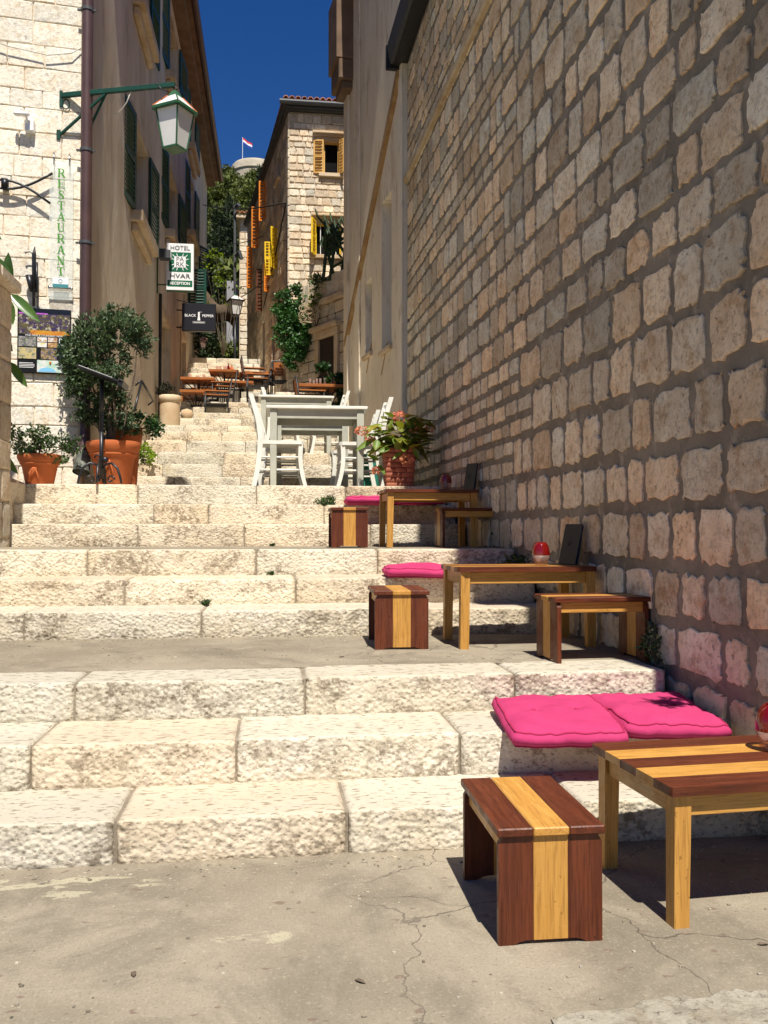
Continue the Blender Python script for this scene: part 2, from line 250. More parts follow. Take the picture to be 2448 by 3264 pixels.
# ------------------------------------------------------------------ mesh helpers
class MB:
    def __init__(s): s.v = []; s.f = []; s.t = []
    def add(s, vs, fs, tint=(1, 1, 1), X=None):
        o = len(s.v)
        s.v += [tuple(X @ Vector(p)) for p in vs] if X is not None else [tuple(p) for p in vs]
        s.f += [tuple(i + o for i in f) for f in fs]; s.t += [tint] * len(fs); return s
    def box(s, x0, x1, y0, y1, z0, z1, b=0, tint=(1, 1, 1), X=None):
        if x1 < x0: x0, x1 = x1, x0
        if y1 < y0: y0, y1 = y1, y0
        if z1 < z0: z0, z1 = z1, z0
        c = ((x0 + x1) / 2, (y0 + y1) / 2, (z0 + z1) / 2); h = ((x1 - x0) / 2, (y1 - y0) / 2, (z1 - z0) / 2); b = min(b, .45 * min(h) * 2)
        vs = []; fs = []
        if b <= 0:
            for sx in (-1, 1):
                for sy in (-1, 1):
                    for sz in (-1, 1): vs.append((c[0] + sx * h[0], c[1] + sy * h[1], c[2] + sz * h[2]))
            fs = [(0, 1, 3, 2), (4, 6, 7, 5), (0, 4, 5, 1), (2, 3, 7, 6), (0, 2, 6, 4), (1, 5, 7, 3)]
        else:
            idx = {}
            for sx in (-1, 1):
                for sy in (-1, 1):
                    for sz in (-1, 1):
                        sg = (sx, sy, sz)
                        for a in range(3):
                            p = [sg[k] * (h[k] - (0 if k == a else b)) for k in range(3)]; idx[(sg, a)] = len(vs); vs.append((c[0] + p[0], c[1] + p[1], c[2] + p[2]))
            for a in range(3):
                o1, o2 = [k for k in range(3) if k != a]
                for sa in (-1, 1):
                    q = []
                    for s1, s2 in ((-1, -1), (1, -1), (1, 1), (-1, 1)):
                        g = [0, 0, 0]; g[a] = sa; g[o1] = s1; g[o2] = s2; q.append(idx[(tuple(g), a)])
                    fs.append(tuple(q))
                for s1 in (-1, 1):
                    for s2 in (-1, 1):
                        g0 = [0, 0, 0]; g0[a] = -1; g0[o1] = s1; g0[o2] = s2; g1 = list(g0); g1[a] = 1; g0 = tuple(g0); g1 = tuple(g1)
                        fs.append((idx[(g0, o1)], idx[(g1, o1)], idx[(g1, o2)], idx[(g0, o2)]))
            for sx in (-1, 1):
                for sy in (-1, 1):
                    for sz in (-1, 1): g = (sx, sy, sz); fs.append((idx[(g, 0)], idx[(g, 1)], idx[(g, 2)]))
        out = []
        for f in fs:
            P = [Vector(vs[i]) for i in f]; n = (P[1] - P[0]).cross(P[2] - P[0]); m = sum(P, Vector()) / len(P) - Vector(c)
            out.append(f if n.dot(m) > 0 else tuple(reversed(f)))
        return s.add(vs, out, tint, X)
    def tube(s, pts, r, n=8, tint=(1, 1, 1), caps=True, X=None):
        pts = [Vector(p) for p in pts]; rs = r if isinstance(r, (list, tuple)) else [r] * len(pts); vs = []; fs = []
        up = Vector((0, 0, 1)); prev = None
        for i, p in enumerate(pts):
            d = (pts[min(i + 1, len(pts) - 1)] - pts[max(i - 1, 0)]).normalized()
            if prev is None: a = d.cross(up if abs(d.z) < .9 else Vector((1, 0, 0))).normalized()
            else: a = (prev - d * prev.dot(d)); a = a.normalized() if a.length > 1e-6 else d.cross(up).normalized()
            prev = a; b = d.cross(a)
            for k in range(n):
                t = 2 * math.pi * k / n; vs.append(p + a * (math.cos(t) * rs[i]) + b * (math.sin(t) * rs[i]))
        for i in range(len(pts) - 1):
            for k in range(n): fs.append((i * n + k, i * n + (k + 1) % n, (i + 1) * n + (k + 1) % n, (i + 1) * n + k))
        if caps: fs.append(tuple(reversed(range(n)))); fs.append(tuple(range((len(pts) - 1) * n, len(pts) * n)))
        return s.add(vs, fs, tint, X)
    def bar(s, p, q, w, h, X=None, tint=(1, 1, 1)):
        p = Vector(p); q = Vector(q); d = (q - p); ln = d.length; Q = d.to_track_quat('Y', 'Z').to_matrix().to_4x4(); T = Matrix.Translation(p) @ Q
        return s.box(-w / 2, w / 2, 0, ln, -h / 2, h / 2, min(w, h) * .12, tint, (X @ T) if X is not None else T)
    def lathe(s, prof, n=32, c=(0, 0, 0), tint=(1, 1, 1), X=None, sq=0):
        vs = []; fs = []
        for r, z in prof:
            for k in range(n):
                t = 2 * math.pi * k / n; vs.append((c[0] + r * math.cos(t), c[1] + r * math.sin(t), c[2] + z))
        for i in range(len(prof) - 1):
            for k in range(n): fs.append((i * n + k, i * n + (k + 1) % n, (i + 1) * n + (k + 1) % n, (i + 1) * n + k))
        return s.add(vs, fs, tint, X)
    def prism(s, poly, a, b, axis='y', tint=(1, 1, 1), X=None):
        def P(u, v, w): return {'y': (u, w, v), 'x': (w, u, v), 'z': (u, v, w)}[axis]
        n = len(poly); vs = [P(u, v, a) for u, v in poly] + [P(u, v, b) for u, v in poly]
        fs = [tuple(range(n)), tuple(reversed(range(n, 2 * n)))] + [(i, i + n, (i + 1) % n + n, (i + 1) % n) for i in range(n)]
        ar = sum(poly[i][0] * poly[(i + 1) % n][1] - poly[(i + 1) % n][0] * poly[i][1] for i in range(n))
        flip = (ar > 0) ^ (axis == 'y') ^ (b < a)
        if flip: fs = [tuple(reversed(f)) for f in fs]
        return s.add(vs, fs, tint, X)
    def build(s, name, mat, parent=None, smooth=False, X=None):
        me = bpy.data.meshes.new(name); me.from_pydata(s.v, [], s.f); me.materials.append(mat)
        at = me.color_attributes.new('tint', 'FLOAT_COLOR', 'CORNER')
        cnt = np.array([len(f) for f in s.f]); t = np.array(s.t, dtype=np.float32).reshape(-1, 3); t = np.repeat(t, cnt, axis=0)
        at.data.foreach_set('color', np.hstack([t, np.ones((len(t), 1), np.float32)]).ravel())
        if smooth: me.polygons.foreach_set('use_smooth', [True] * len(me.polygons))
        me.update(); o = bpy.data.objects.new(name, me); COL.objects.link(o)
        if parent is not None: o.parent = parent
        return o
def autosmooth(o, ang=40):
    me = o.data; me.polygons.foreach_set('use_smooth', [True] * len(me.polygons)); me.set_sharp_from_angle(angle=R(ang)); return o
def tag(o, label, cat, group=None):
    o['label'] = label; o['category'] = cat
    if group: o['group'] = group
    return o
def thing(name, loc, rz=0, label=None, cat=None, group=None):
    e = bpy.data.objects.new(name, None); COL.objects.link(e); e.location = loc; e.rotation_euler = (0, 0, R(rz)); e.empty_display_size = .1
    if label: tag(e, label, cat, group)
    return e
def struct(o, kind='structure'): o['kind'] = kind; return o
def dup(o, loc, rz, label):
    def cp(q, par):
        c = q.copy(); COL.objects.link(c)
        if par is not None: c.parent = par
        for ch in q.children: cp(ch, c)
        return c
    r = cp(o, None); r.location = loc; r.rotation_euler = (0, 0, R(rz)); r['label'] = label; return r
def rt(): return random.random()
def gray(a=.85, b=1.12, warm=.04):
    g = random.uniform(a, b); w_ = random.uniform(-warm, warm); return (g * (1 + w_), g, g * (1 - w_))
def textmesh(txt, size, name, mat, X, parent, depth=.002, align='CENTER', sx=1.0, bold=0.):
    cu = bpy.data.curves.new(name, 'FONT'); cu.body = txt; cu.size = size; cu.extrude = depth; cu.align_x = align; cu.align_y = 'CENTER'; cu.offset = bold; cu.resolution_u = 3
    ob = bpy.data.objects.new(name, cu); COL.objects.link(ob); bpy.context.view_layer.update()
    me = bpy.data.meshes.new_from_object(ob.evaluated_get(bpy.context.evaluated_depsgraph_get())); bpy.data.objects.remove(ob)
    me.name = name; me.transform(X @ Matrix.Diagonal((sx, 1, 1, 1))); me.materials.clear(); me.materials.append(mat)
    o = bpy.data.objects.new(name, me); COL.objects.link(o)
    if parent is not None: o.parent = parent
    return o
# leaves: pts (n,3) positions; each leaf a folded rhombus
def leaves(pts, size, aspect=.5, up=.3, tints=((.7, .7, .7), (1.25, 1.25, 1.1)), outward=None, var=.35, droop=0.):
    n = len(pts); d = RNG.normal(size=(n, 3))
    if outward is not None: d = d * .7 + outward * 1.0
    d[:, 2] += up; d[:, 2] -= droop; d /= np.linalg.norm(d, axis=1)[:, None] + 1e-9
    q = RNG.normal(size=(n, 3)); sd_ = np.cross(d, q); sd_ /= np.linalg.norm(sd_, axis=1)[:, None] + 1e-9; nn = np.cross(sd_, d)
    sz = size * (1 + RNG.uniform(-var, var, n))[:, None]
    v = np.empty((n, 4, 3)); v[:, 0] = pts; v[:, 2] = pts + d * sz
    mid = pts + d * sz * .5; v[:, 1] = mid + sd_ * sz * aspect * .5 + nn * sz * .10; v[:, 3] = mid - sd_ * sz * aspect * .5 + nn * sz * .10
    k = RNG.uniform(0, 1, n)[:, None]; t = np.array(tints[0]) * (1 - k) + np.array(tints[1]) * k
    return v.reshape(-1, 3), n, t
def leafobj(name, mat, parent, sets):
    V = np.concatenate([s[0] for s in sets]); n = sum(s[1] for s in sets); T = np.concatenate([s[2] for s in sets])
    me = bpy.data.meshes.new(name); me.vertices.add(len(V)); me.vertices.foreach_set('co', V.ravel())
    base = np.arange(n)[:, None] * 4; tri = np.concatenate([base + 0, base + 1, base + 2, base + 0, base + 2, base + 3], axis=1).ravel()
    me.loops.add(len(tri)); me.loops.foreach_set('vertex_index', tri); me.polygons.add(2 * n); me.polygons.foreach_set('loop_start', np.arange(0, 6 * n, 3)); me.polygons.foreach_set('loop_total', np.full(2 * n, 3))
    at = me.color_attributes.new('tint', 'FLOAT_COLOR', 'CORNER'); at.data.foreach_set('color', np.hstack([np.repeat(T, 6, axis=0), np.ones((6 * n, 1))]).astype(np.float32).ravel())
    me.materials.append(mat); me.update(calc_edges=True); me.validate()
    o = bpy.data.objects.new(name, me); COL.objects.link(o)
    if parent is not None: o.parent = parent
    return o
def blob_pts(blobs, n, shell=.55):
    out = []; wts = np.array([b[1][0] * b[1][1] * b[1][2] for b in blobs]) ** .8; wts /= wts.sum()
    for (c, r), w_ in zip(blobs, wts):
        k = max(8, int(n * w_)); d = RNG.normal(size=(k, 3)); d /= np.linalg.norm(d, axis=1)[:, None]
        rad = (shell + (1 - shell) * RNG.uniform(0, 1, k)) ** .8; out.append(np.array(c) + d * rad[:, None] * np.array(r))
    return np.concatenate(out)
# ------------------------------------------------------------------ masonry and steps
def masonry(O, u, n, rows, ext, wr, gap, depth, proud, rnd, holes=(), mid=True, tint=(.8, 1.15, .05), jit=.12, wav=0., flatk=.25, inner=.86, rag=1):
    u = Vector(u).normalized(); n = Vector(n).normalized(); z = Vector((0, 0, 1)); flip = u.cross(z).dot(n) < 0; out = []
    for (z0, z1) in rows:
        a0, a1 = ext((z0 + z1) / 2); segs = [(a0, a1)]
        for (h0, h1, k0, k1) in holes:
            if min(z1, k1) - max(z0, k0) > .25 * (z1 - z0):
                ns = []
                for s0, s1 in segs:
                    if h1 <= s0 or h0 >= s1: ns.append((s0, s1)); continue
                    if h0 > s0: ns.append((s0, h0))
                    if h1 < s1: ns.append((h1, s1))
                segs = ns
        for s0, s1 in segs:
            a = s0
            while a < s1 - .02:
                w_ = random.uniform(*wr)
                if s1 - (a + w_) < wr[0] * .7: w_ = s1 - a
                g = gap * random.uniform(.7, 1.3) / 2; x0, x1 = a + g, a + w_ - g; y0, y1 = z0 + g, z1 - g; a += w_
                if wav and x1 - x0 > 2 * gap: y0 += random.uniform(0, wav); y1 -= random.uniform(0, wav)
                if x1 - x0 < .02 or y1 - y0 < .02: continue
                m_ = min(x1 - x0, y1 - y0); P = []
                for (cx, cy, sx, sy, fl) in ((x1, y1, -1, -1, 0), (x0, y1, 1, -1, 1), (x0, y0, 1, 1, 0), (x1, y0, -1, 1, 1)):
                    rc = m_ * rnd * random.uniform(.5, 1.5); c1 = (cx, cy + sy * rc); c2 = (cx + sx * rc, cy); cm = (cx + sx * rc * .3, cy + sy * rc * .3)
                    P += [c2, cm, c1] if fl else [c1, cm, c2]
                    if mid:
                        nx = {(-1, -1): (x0 + x1, y1 * 2), (1, -1): (x0 * 2, y0 + y1), (1, 1): (x0 + x1, y0 * 2), (-1, 1): (x1 * 2, y0 + y1)}[(sx, sy)]; P.append((nx[0] / 2, nx[1] / 2))
                if rag > 1:
                    Q = []
                    for i_ in range(len(P)):
                        p_, q_ = P[i_], P[(i_ + 1) % len(P)]
                        for r_ in range(rag): Q.append((p_[0] + (q_[0] - p_[0]) * r_ / rag, p_[1] + (q_[1] - p_[1]) * r_ / rag))
                    P = Q
                P = [(p[0] + random.uniform(-1, 1) * m_ * jit * .35, p[1] + random.uniform(-1, 1) * m_ * jit * .35) for p in P]
                cx = sum(p[0] for p in P) / len(P); cy = sum(p[1] for p in P) / len(P); N = len(P); pr = proud * random.uniform(.5, 1.3); tl = random.uniform(-flatk, flatk) * pr; V = []
                for sc, dd in ((1.02, -depth), (1.0, pr * .35), (inner, pr)):
                    for p in P:
                        j = 1 + (random.uniform(-.05, .05) if sc < 1 else 0)
                        V.append(u * (cx + (p[0] - cx) * sc * j) + z * (cy + (p[1] - cy) * sc * j) + n * (dd + (tl * (p[0] - cx) / m_ if sc < 1 else 0)))
                V.append(u * cx + z * cy + n * (pr * (1 + random.uniform(-.1, .35) * flatk * 4)))
                F = []
                for r_ in range(2):
                    for i in range(N): F.append((r_ * N + i, r_ * N + (i + 1) % N, (r_ + 1) * N + (i + 1) % N, (r_ + 1) * N + i))
                for i in range(N): F.append((2 * N + i, 2 * N + (i + 1) % N, 3 * N))
                if flip: F = [tuple(reversed(f)) for f in F]
                mb = MB(); mb.add(V, F, gray(*tint)); c = Vector(O) + u * cx + z * cy
                out.append((mb, c, (x1 - x0) * (y1 - y0)))
    return out
def place(stones, O, mat, parent, limit=300, stuffname='small_stones', name='stone'):
    cp = Vector((0, 0, 1.13)); ploc = Vector(parent.location)
    def vis(c):
        d = c - cp; x = d.x * math.cos(R(7.18)) - d.y * math.sin(R(7.18)); y = d.x * math.sin(R(7.18)) + d.y * math.cos(R(7.18))
        return y > .5 and abs(x / y) < .47 and abs(d.z / y) < .66
    st = sorted(stones, key=lambda s: (not vis(s[1]), -s[2] ** .5 / (s[1] - cp).length)); X = Matrix.Translation(Vector(O) - ploc)
    for mb, c, a in st[:limit]:
        mb.v = [tuple(X @ Vector(p)) for p in mb.v]; autosmooth(mb.build(name, mat, parent), 16)
    rest = MB()
    for mb, c, a in st[limit:]:
        o = len(rest.v); rest.v += [tuple(X @ Vector(p)) for p in mb.v]; rest.f += [tuple(i + o for i in f) for f in mb.f]; rest.t += mb.t
    if rest.v: struct(autosmooth(rest.build(stuffname, mat, parent), 16), 'stuff')
def rows_of(z0, z1, lo, hi):
    r = [z0]
    while r[-1] < z1 - lo: r.append(r[-1] + random.uniform(lo, hi))
    r[-1] = z1; return list(zip(r[:-1], r[1:]))
def cells(mb, axis_pt, uax, holes, a0, a1, z0, z1, t0, t1, X):
    xs = sorted({a0, a1, *[h[0] for h in holes], *[h[1] for h in holes]}); zs_ = sorted({z0, z1, *[h[2] for h in holes], *[h[3] for h in holes]})
    for i in range(len(xs) - 1):
        run = None
        for k in range(len(zs_) - 1):
            cx = (xs[i] + xs[i + 1]) / 2; cz = (zs_[k] + zs_[k + 1]) / 2
            if any(h[0] < cx < h[1] and h[2] < cz < h[3] for h in holes):
                if run: mb.box(xs[i], xs[i + 1], t0, t1, run[0], run[1], X=X); run = None
            else: run = (run[0] if run else zs_[k], zs_[k + 1])
        if run: mb.box(xs[i], xs[i + 1], t0, t1, run[0], run[1], X=X)
def plane_frame(P, Q):
    """matrix whose x axis runs P->Q (horizontal), y axis is 90 deg to the left of it, z up"""
    P = Vector(P); d = Vector(Q) - P; d.z = 0; d.normalize(); y = Vector((-d.y, d.x, 0))
    return Matrix(((d.x, y.x, 0, P.x), (d.y, y.y, 0, P.y), (0, 0, 1, P.z), (0, 0, 0, 1)))
ZS = [0, .15, .32, .4875, .651, .819, 1.002, 1.193, 1.377, 1.576, 1.80, 2.03, 2.26, 2.5, 2.68, 2.86, 3.04, 3.22, 3.40, 3.60, 3.80, 4.0, 4.2, 4.4, 4.6, 4.8, 5.0, 5.2]
YS = [0, 3.096, 3.489, 3.90, 5.42, 5.85, 6.32, 7.8, 8.19, 8.58, 10.97, 11.96, 12.7, 13.5, 13.9, 14.6, 15.1, 15.7, 16.3, 17.0, 17.7, 18.2, 18.6, 19.06, 19.56, 20.0, 20.5, 20.9]
def fbm(p, s, o=4): return noise.fractal(Vector(p) * s, .9, 2.1, o)
def step_block(x0, x1, yf, yb, z0, z1, cell, amp, parent, mat, dx=0.):
    mb = MB(); nx = max(3, int((x1 - x0) / cell)); r = .008; prof = []
    k = max(3, int((yb - yf) / (cell * 1.6)))
    for i in range(k): prof.append((yb + (yf + r - yb) * i / k, z1, 0, 1))
    prof += [(yf + r, z1, 0, 1), (yf + r * .3, z1 - r * .3, -.7, .7), (yf, z1 - r, -1, 0)]
    k = max(3, int((z1 - z0) / cell))
    for i in range(1, k + 1): prof.append((yf, z1 - r + (z0 - z1 + r) * i / k, -1, 0))
    m_ = len(prof); V = []; sd_ = random.uniform(0, 50); tilt = random.uniform(-.004, .004); skew = random.uniform(-.008, .008)
    cols = [(-1, x0)] + [(0, x0 + (x1 - x0) * i / nx) for i in range(nx + 1)] + [(1, x1)]
    for kd, x in cols:
        e = min(x - x0, x1 - x); inn = max(0, 1 - e / .022) ** 2 * .010
        for (y, z, ny, nz) in prof:
            p = (x + sd_, y, z); f = -abs(fbm(p, 22)) * .8 + .3 + fbm(p, 58, 2) * .45
            a = amp if ny else amp * .18
            if ny and nz: a = amp * .8
            low = fbm((x + sd_, 0, z * .4), 2.5, 2) * amp * .7
            d = a * f + low * (1 if ny else .25) - inn - (.035 if kd else 0)
            hb = .006 if (ny and z < z0 + .02) else 0
            V.append((x + (0 if not kd else -kd * .002), y + ny * (d - hb) + skew * (x - x0), z + nz * d + tilt * (x - x0) * (1 if nz or z > z0 + .05 else 0)))
    n_ = len(cols); F = []
    for i in range(n_ - 1):
        for j in range(m_ - 1): F.append((i * m_ + j, i * m_ + j + 1, (i + 1) * m_ + j + 1, (i + 1) * m_ + j))
    mb.add(V, F, gray(.90, 1.06, .05)); o = mb.build('step_block', mat, parent); autosmooth(o, 75); return o
# ground sheet reaching far, street pavement, landings
g = MB(); g.box(-400, 400, -300, 600, -1.2, -.6); struct(g.build('ground', M['hill']))
g = MB(); g.box(-14, 14, -30, 3.3, -.5, 0); struct(g.build('pavement', M['conc']))
ks = thing('kerb', (0, 0, 0)); struct(ks)
for (xa, xb, ya, yb_, zt) in ((.64, 1.20, 1.62, 2.010, .006), (1.215, 2.1, 1.66, 2.055, .010)):
    mb = MB(); N = 26; V = []; 
    def rim(i):
        t = i / N; x = xa + (xb - xa) * t; return (x, yb_ + .06 * t + .035 * fbm((x, 3, 1), 7) + .012 * fbm((x, 7, 1), 30), )
    for i in range(N + 1):
        x, y = rim(i)
        for (yy, zz) in ((y + .004, -.03), (y, zt - .006), (y - .012, zt), (y - .12, zt + .004), (ya, zt)): V.append((x + .006 * fbm((i, yy, 0), 9), yy, zz + .004 * fbm((x, yy, 5), 20)))
    F = [(i * 5 + j, i * 5 + j + 1, i * 5 + 6 + j, i * 5 + 5 + j) for i in range(N) for j in range(4)]; mb.add(V, F, gray()); mb.build('kerb_stone', M['kerb'], ks)
# steps: one structure per flight, every block a part
JN = {1: [-.53, .26, 1.11], 2: [-.91, -.14, .75], 3: [-.84, .14, 1.09], 4: [-1.46, -.43, .83], 5: [-.95, .15, 1.28], 6: [-1.28, -.12, .75], 7: [-1.16, -.25, .86],
      8: [-1.08, -.59, .47], 9: [-1.28, -.16, .70], 10: [-1.2, -.40, .4, 1.1], 11: [-1.46, -.68, .1, .8], 12: [-1.62, -.7, .07, .8], 13: [-1.3, -.42], 14: [-1.32, -.8, -.29], 15: [-1.45, -.75, -.3], 16: [-1.1, -.54, -.1]}
WALLX = lambda y: 1.86 - .029 * (y - 4)
names = {1: 'lower_steps', 4: 'middle_steps', 7: 'upper_steps', 10: 'long_steps', 20: 'top_steps'}
flight = None
for i in range(1, 28):
    if i in names: flight = thing(names[i], (0, 0, 0)); struct(flight)
    yf = YS[i]; z0 = ZS[i - 1]; z1 = ZS[i]; nxt = YS[i + 1] if i < 27 else yf + .6
    xr = WALLX(yf) - (.05 if i == 3 else .02); xl = -2.9 if i < 7 else (-2.28 if i == 7 else -2.31 if i == 8 else -2.36)
    if i == 9: xl = -2.36
    if i >= 10: xl = -1.96
    if 13 <= i <= 14: xr = -.14
    if 15 <= i <= 19: xr = .14
    if 20 <= i <= 22: xl, xr = -.66, .02
    if i >= 23: xl, xr = -1.96, .2 - .15 * (yf - 18)
    if i == 3: xr = WALLX(yf) - .05
    dep = {1: .42, 2: .43, 3: .33, 4: .45, 5: .49, 6: .16, 7: .4, 8: .4, 9: .45}.get(i, min(.5, nxt - yf + .03))
    cell = .0125 if i <= 3 else .019 if i <= 6 else .026 if i <= 9 else .05 if i < 20 else .09
    amp = {1: .0075, 2: .0075, 3: .0075}.get(i, .0075)
    xs = [x for x in JN.get(i, []) if xl + .15 < x < xr - .15]
    if i not in JN or (i < 7 and xs and xs[0] > -1.6):
        lim = xs[0] if xs else xr; x = lim - random.uniform(.5, .8); pre = []
        while x > xl + .3: pre.append(x); x -= random.uniform(.5, .85)
        xs = sorted(pre) + xs
    ed = [xl] + xs + [xr]; gap = .010 if i <= 6 else .009
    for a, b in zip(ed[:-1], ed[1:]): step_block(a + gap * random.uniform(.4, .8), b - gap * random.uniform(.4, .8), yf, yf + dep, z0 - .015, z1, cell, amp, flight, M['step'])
    core = MB(); core.box(xl + .004, xr - .004, yf + .022, nxt + .3, z0 - .35, z1 - .010); core.build('mortar_bed', M['stepmortar'], flight)
g = MB(); g.box(-2.9, 1.93, 4.2, 5.5, .2, .4875); struct(g.build('landing', M['conc']))
g = MB(); g.box(-2.9, 1.86, 6.46, 7.84, .7, .999); struct(g.build('landing', M['conc']))
g = MB(); g.box(-3.6, 1.80, 9.0, 11.1, 1.2, 1.574); struct(g.build('landing', M['conc']))
g = MB(); g.box(-3.6, -2.364, 8.2, 9.05, 1.2, 1.572); struct(g.build('landing', M['conc']))
# terraces beside the long steps where the tables stand
def terrace(x0, x1, y0, y1, z0, z1, nb):
    t = thing('terrace', (0, 0, 0)); struct(t); zz = [z0 + (z1 - z0) * k / nb for k in range(nb + 1)]
    for k in range(nb):
        x = x0; 
        while x < x1 - .05:
            w_ = random.uniform(.4, .7); w_ = x1 - x if x1 - x - w_ < .25 else w_
            step_block(x + .006, x + w_ - .006, y0, y0 + (.4 if k == nb - 1 else .1), zz[k], zz[k + 1], .05, .011, t, M['step']); x += w_
    mb = MB(); mb.box(x0 + .01, x1, y0 + .03, y1, z0 - .5, z1 - .006); mb.build('mortar_bed', M['conc'], t)
terrace(-.13, 1.75, 13.02, 14.64, 2.262, 2.266, 1) if False else None
terrace(.15, 1.7, 14.6, 16.9, 2.26, 2.86, 3)
terrace(.03, .6, 16.9, 19.0, 2.86, 3.80, 4)
terrace(-1.95, -.67, 17.70, 19.1, 3.60, 3.602, 1) if False else None
g = MB(); g.box(-.13, 1.75, 13.1, 14.66, 1.9, 2.256); struct(g.build('terrace_floor', M['conc']))
g = MB(); g.box(-1.96, -.67, 17.3, 19.1, 3.0, 3.596); struct(g.build('terrace_floor', M['conc']))
g = MB(); g.box(-1.96, .2, 21.2, 40, 4.2, 5.19); struct(g.build('upper_street', M['conc']))
# ------------------------------------------------------------------ right stone wall building
rw = thing('stone_building', (1.9, 2.25, 0), 0, 'tall rubble stone wall with thick grey mortar behind the low striped tables', 'building')
P0 = Vector((WALLX(2.22), 2.22, 0)); P1 = Vector((WALLX(10.86), 10.86, 0)); u = (P1 - P0).normalized(); nrm = Vector((-u.y, u.x, 0)); LEN = (P1 - P0).length
Xw = plane_frame(P0, P1); Xw = Matrix.Translation(-Vector(rw.location)) @ Xw   # local x along wall, y = left (towards the street)
core = MB(); HH = 7.05
# mortar surface as a gently uneven sheet with thickness behind it
nx, nz = 150, 120; V = []
for i in range(nx + 1):
    for j in range(nz + 1):
        a = LEN * i / nx; z = -.3 + (HH + .3) * j / nz; V.append((a, -.006 + .007 * fbm((a, z, 3), 5), z))
F = [(i * (nz + 1) + j, i * (nz + 1) + j + 1, (i + 1) * (nz + 1) + j + 1, (i + 1) * (nz + 1) + j) for i in range(nx) for j in range(nz)]
core.add(V, F, X=Xw); core.box(0, LEN, -.45, -.02, -.3, HH, X=Xw); core.build('mortar_wall', M['mortar'], rw, True)
rows = rows_of(.0, 1.25, .215, .255) + rows_of(1.25, HH - .04, .235, .32); st = []
for (z0, z1) in rows:
    cut = random.uniform(3.4, 4.8); kw = dict(jit=.19, wav=.016, flatk=.06, inner=.92, rag=2)
    st += masonry(P0, u, nrm, [(z0, z1)], lambda z: (.02, cut), (.19, .42), .046, .05, .0075, .16, tint=(.70, 1.28, .10), **kw)
    zm = z0 + (z1 - z0) * random.uniform(.45, .55); sub = [(z0, zm), (zm, z1)] if z1 - z0 > .295 else [(z0, z1)]
    for s_ in sub: st += masonry(P0, u, nrm, [s_], lambda z: (cut, LEN - .02), (.19, .38), .038, .05, .0075, .16, tint=(.70, 1.28, .10), **kw)
place(st, P0, M['wstone'], rw, 300)
sc_ = MB()
for k in range(18):
    a0 = LEN * k / 18; a1 = LEN * (k + 1) / 18; sc_.box(a0 + .003, a1 - .003, -.02, .05, 5.50, 5.585, .012, X=Xw)
autosmooth(sc_.build('string_course', M['band'], rw), 40)
gt = MB(); gt.prism([(-.05, HH + .02), (.20, HH + .02), (.22, HH + .10), (.24, HH + .25), (.21, HH + .25), (-.05, HH + .25)], -.05, LEN + .15, 'x', X=Xw)
gt.build('gutter', M['gutter'], rw); e = MB(); e.box(-.05, LEN + .12, -2.2, .16, HH - .001 + .003, HH + .018, X=Xw); e.box(LEN + .10, LEN + .165, -.06, .25, HH - .04, HH + .27, .01, X=Xw); e.build('eaves_board', M['iron'], rw)
rf = MB(); rf.add([(0, .1, HH + .26), (LEN + .15, .1, HH + .26), (LEN + .15, -3.4, HH + 1.6), (0, -3.4, HH + 1.6)], [(0, 1, 2, 3)], X=Xw); rf.add([(0, .1, HH + .20), (LEN + .15, .1, HH + .20), (LEN + .15, -3.4, HH + 1.54), (0, -3.4, HH + 1.54)], [(3, 2, 1, 0)], X=Xw); rf.build('roof', M['tile'], rw)
bk = MB(); bk.box(.01, LEN, -3.5, -.46, -.3, HH - .01, X=Xw); bk.build('rear_wall', M['plasterC'], rw)
# ------------------------------------------------------------------ cream plaster building beyond
cb = thing('plaster_building', (1.6, 10.9, 1.6), 0, 'tall cream plastered house with blank niches and a sloping ochre band, past the stone wall', 'building')
C0 = Vector((1.62, 10.88, 0)); C1 = Vector((1.17, 14.2, 0)); Xc = Matrix.Translation(-Vector(cb.location)) @ plane_frame(C0, C1); CL = (C1 - C0).length
cxl = lambda y: (y - 10.88) * CL / 3.32
nich = [(cxl(11.45), cxl(11.95), 3.60, 5.65), (cxl(12.5), cxl(12.9), 3.72, 4.80)]
mb = MB(); cells(mb, None, None, nich, 0, CL, .8, 9.7, -.5, 0, Xc); mb.box(-.0, CL, -3.2, -.505, .8, 9.7, X=Xc); mb.build('plaster_wall', M['plasterC'], cb)
for (a, b, c, d) in nich:
    mb = MB(); mb.box(a, b, -.5, -.14, c, d, X=Xc); mb.build('niche_back', M['reveal'], cb)
    mb = MB(); mb.box(a - .05, b + .04, -.01, .05, c - .07, c - .002, .01, X=Xc); mb.build('sill', M['trim'], cb)
mb = MB(); mb.box(0, .16, 0, .03, .8, 9.6, .01, X=Xc); mb.box(CL - .25, CL + .03, -.02, .04, .8, 9.65, .01, X=Xc); mb.box(cxl(13.2), cxl(13.5), 0, .025, .8, 9.65, .01, X=Xc); mb.build('pilaster', M['plasterC'], cb)
mb = MB(); q0 = (cxl(10.98), 7.0); q1 = (cxl(14.12), 4.17); mb.prism([(q0[0], q0[1] - .085), (q1[0], q1[1] - .05), (q1[0], q1[1] + .05), (q0[0], q0[1] + .085)], -.01, .055, 'y', X=Xc); mb.build('sloping_band', M['ochre'], cb)
for (yy, z_) in ((11.75, 3.42), (12.6, 3.6)):
    mb = MB(); a = cxl(yy); mb.prism([(a - .12, z_ + .25), (a - .09, z_ + .25), (a + .24, z_ - .14), (a + .2, z_ - .14)], -.005, .006, 'y', X=Xc); mb.build('rust_streak', M['ochre'], cb)
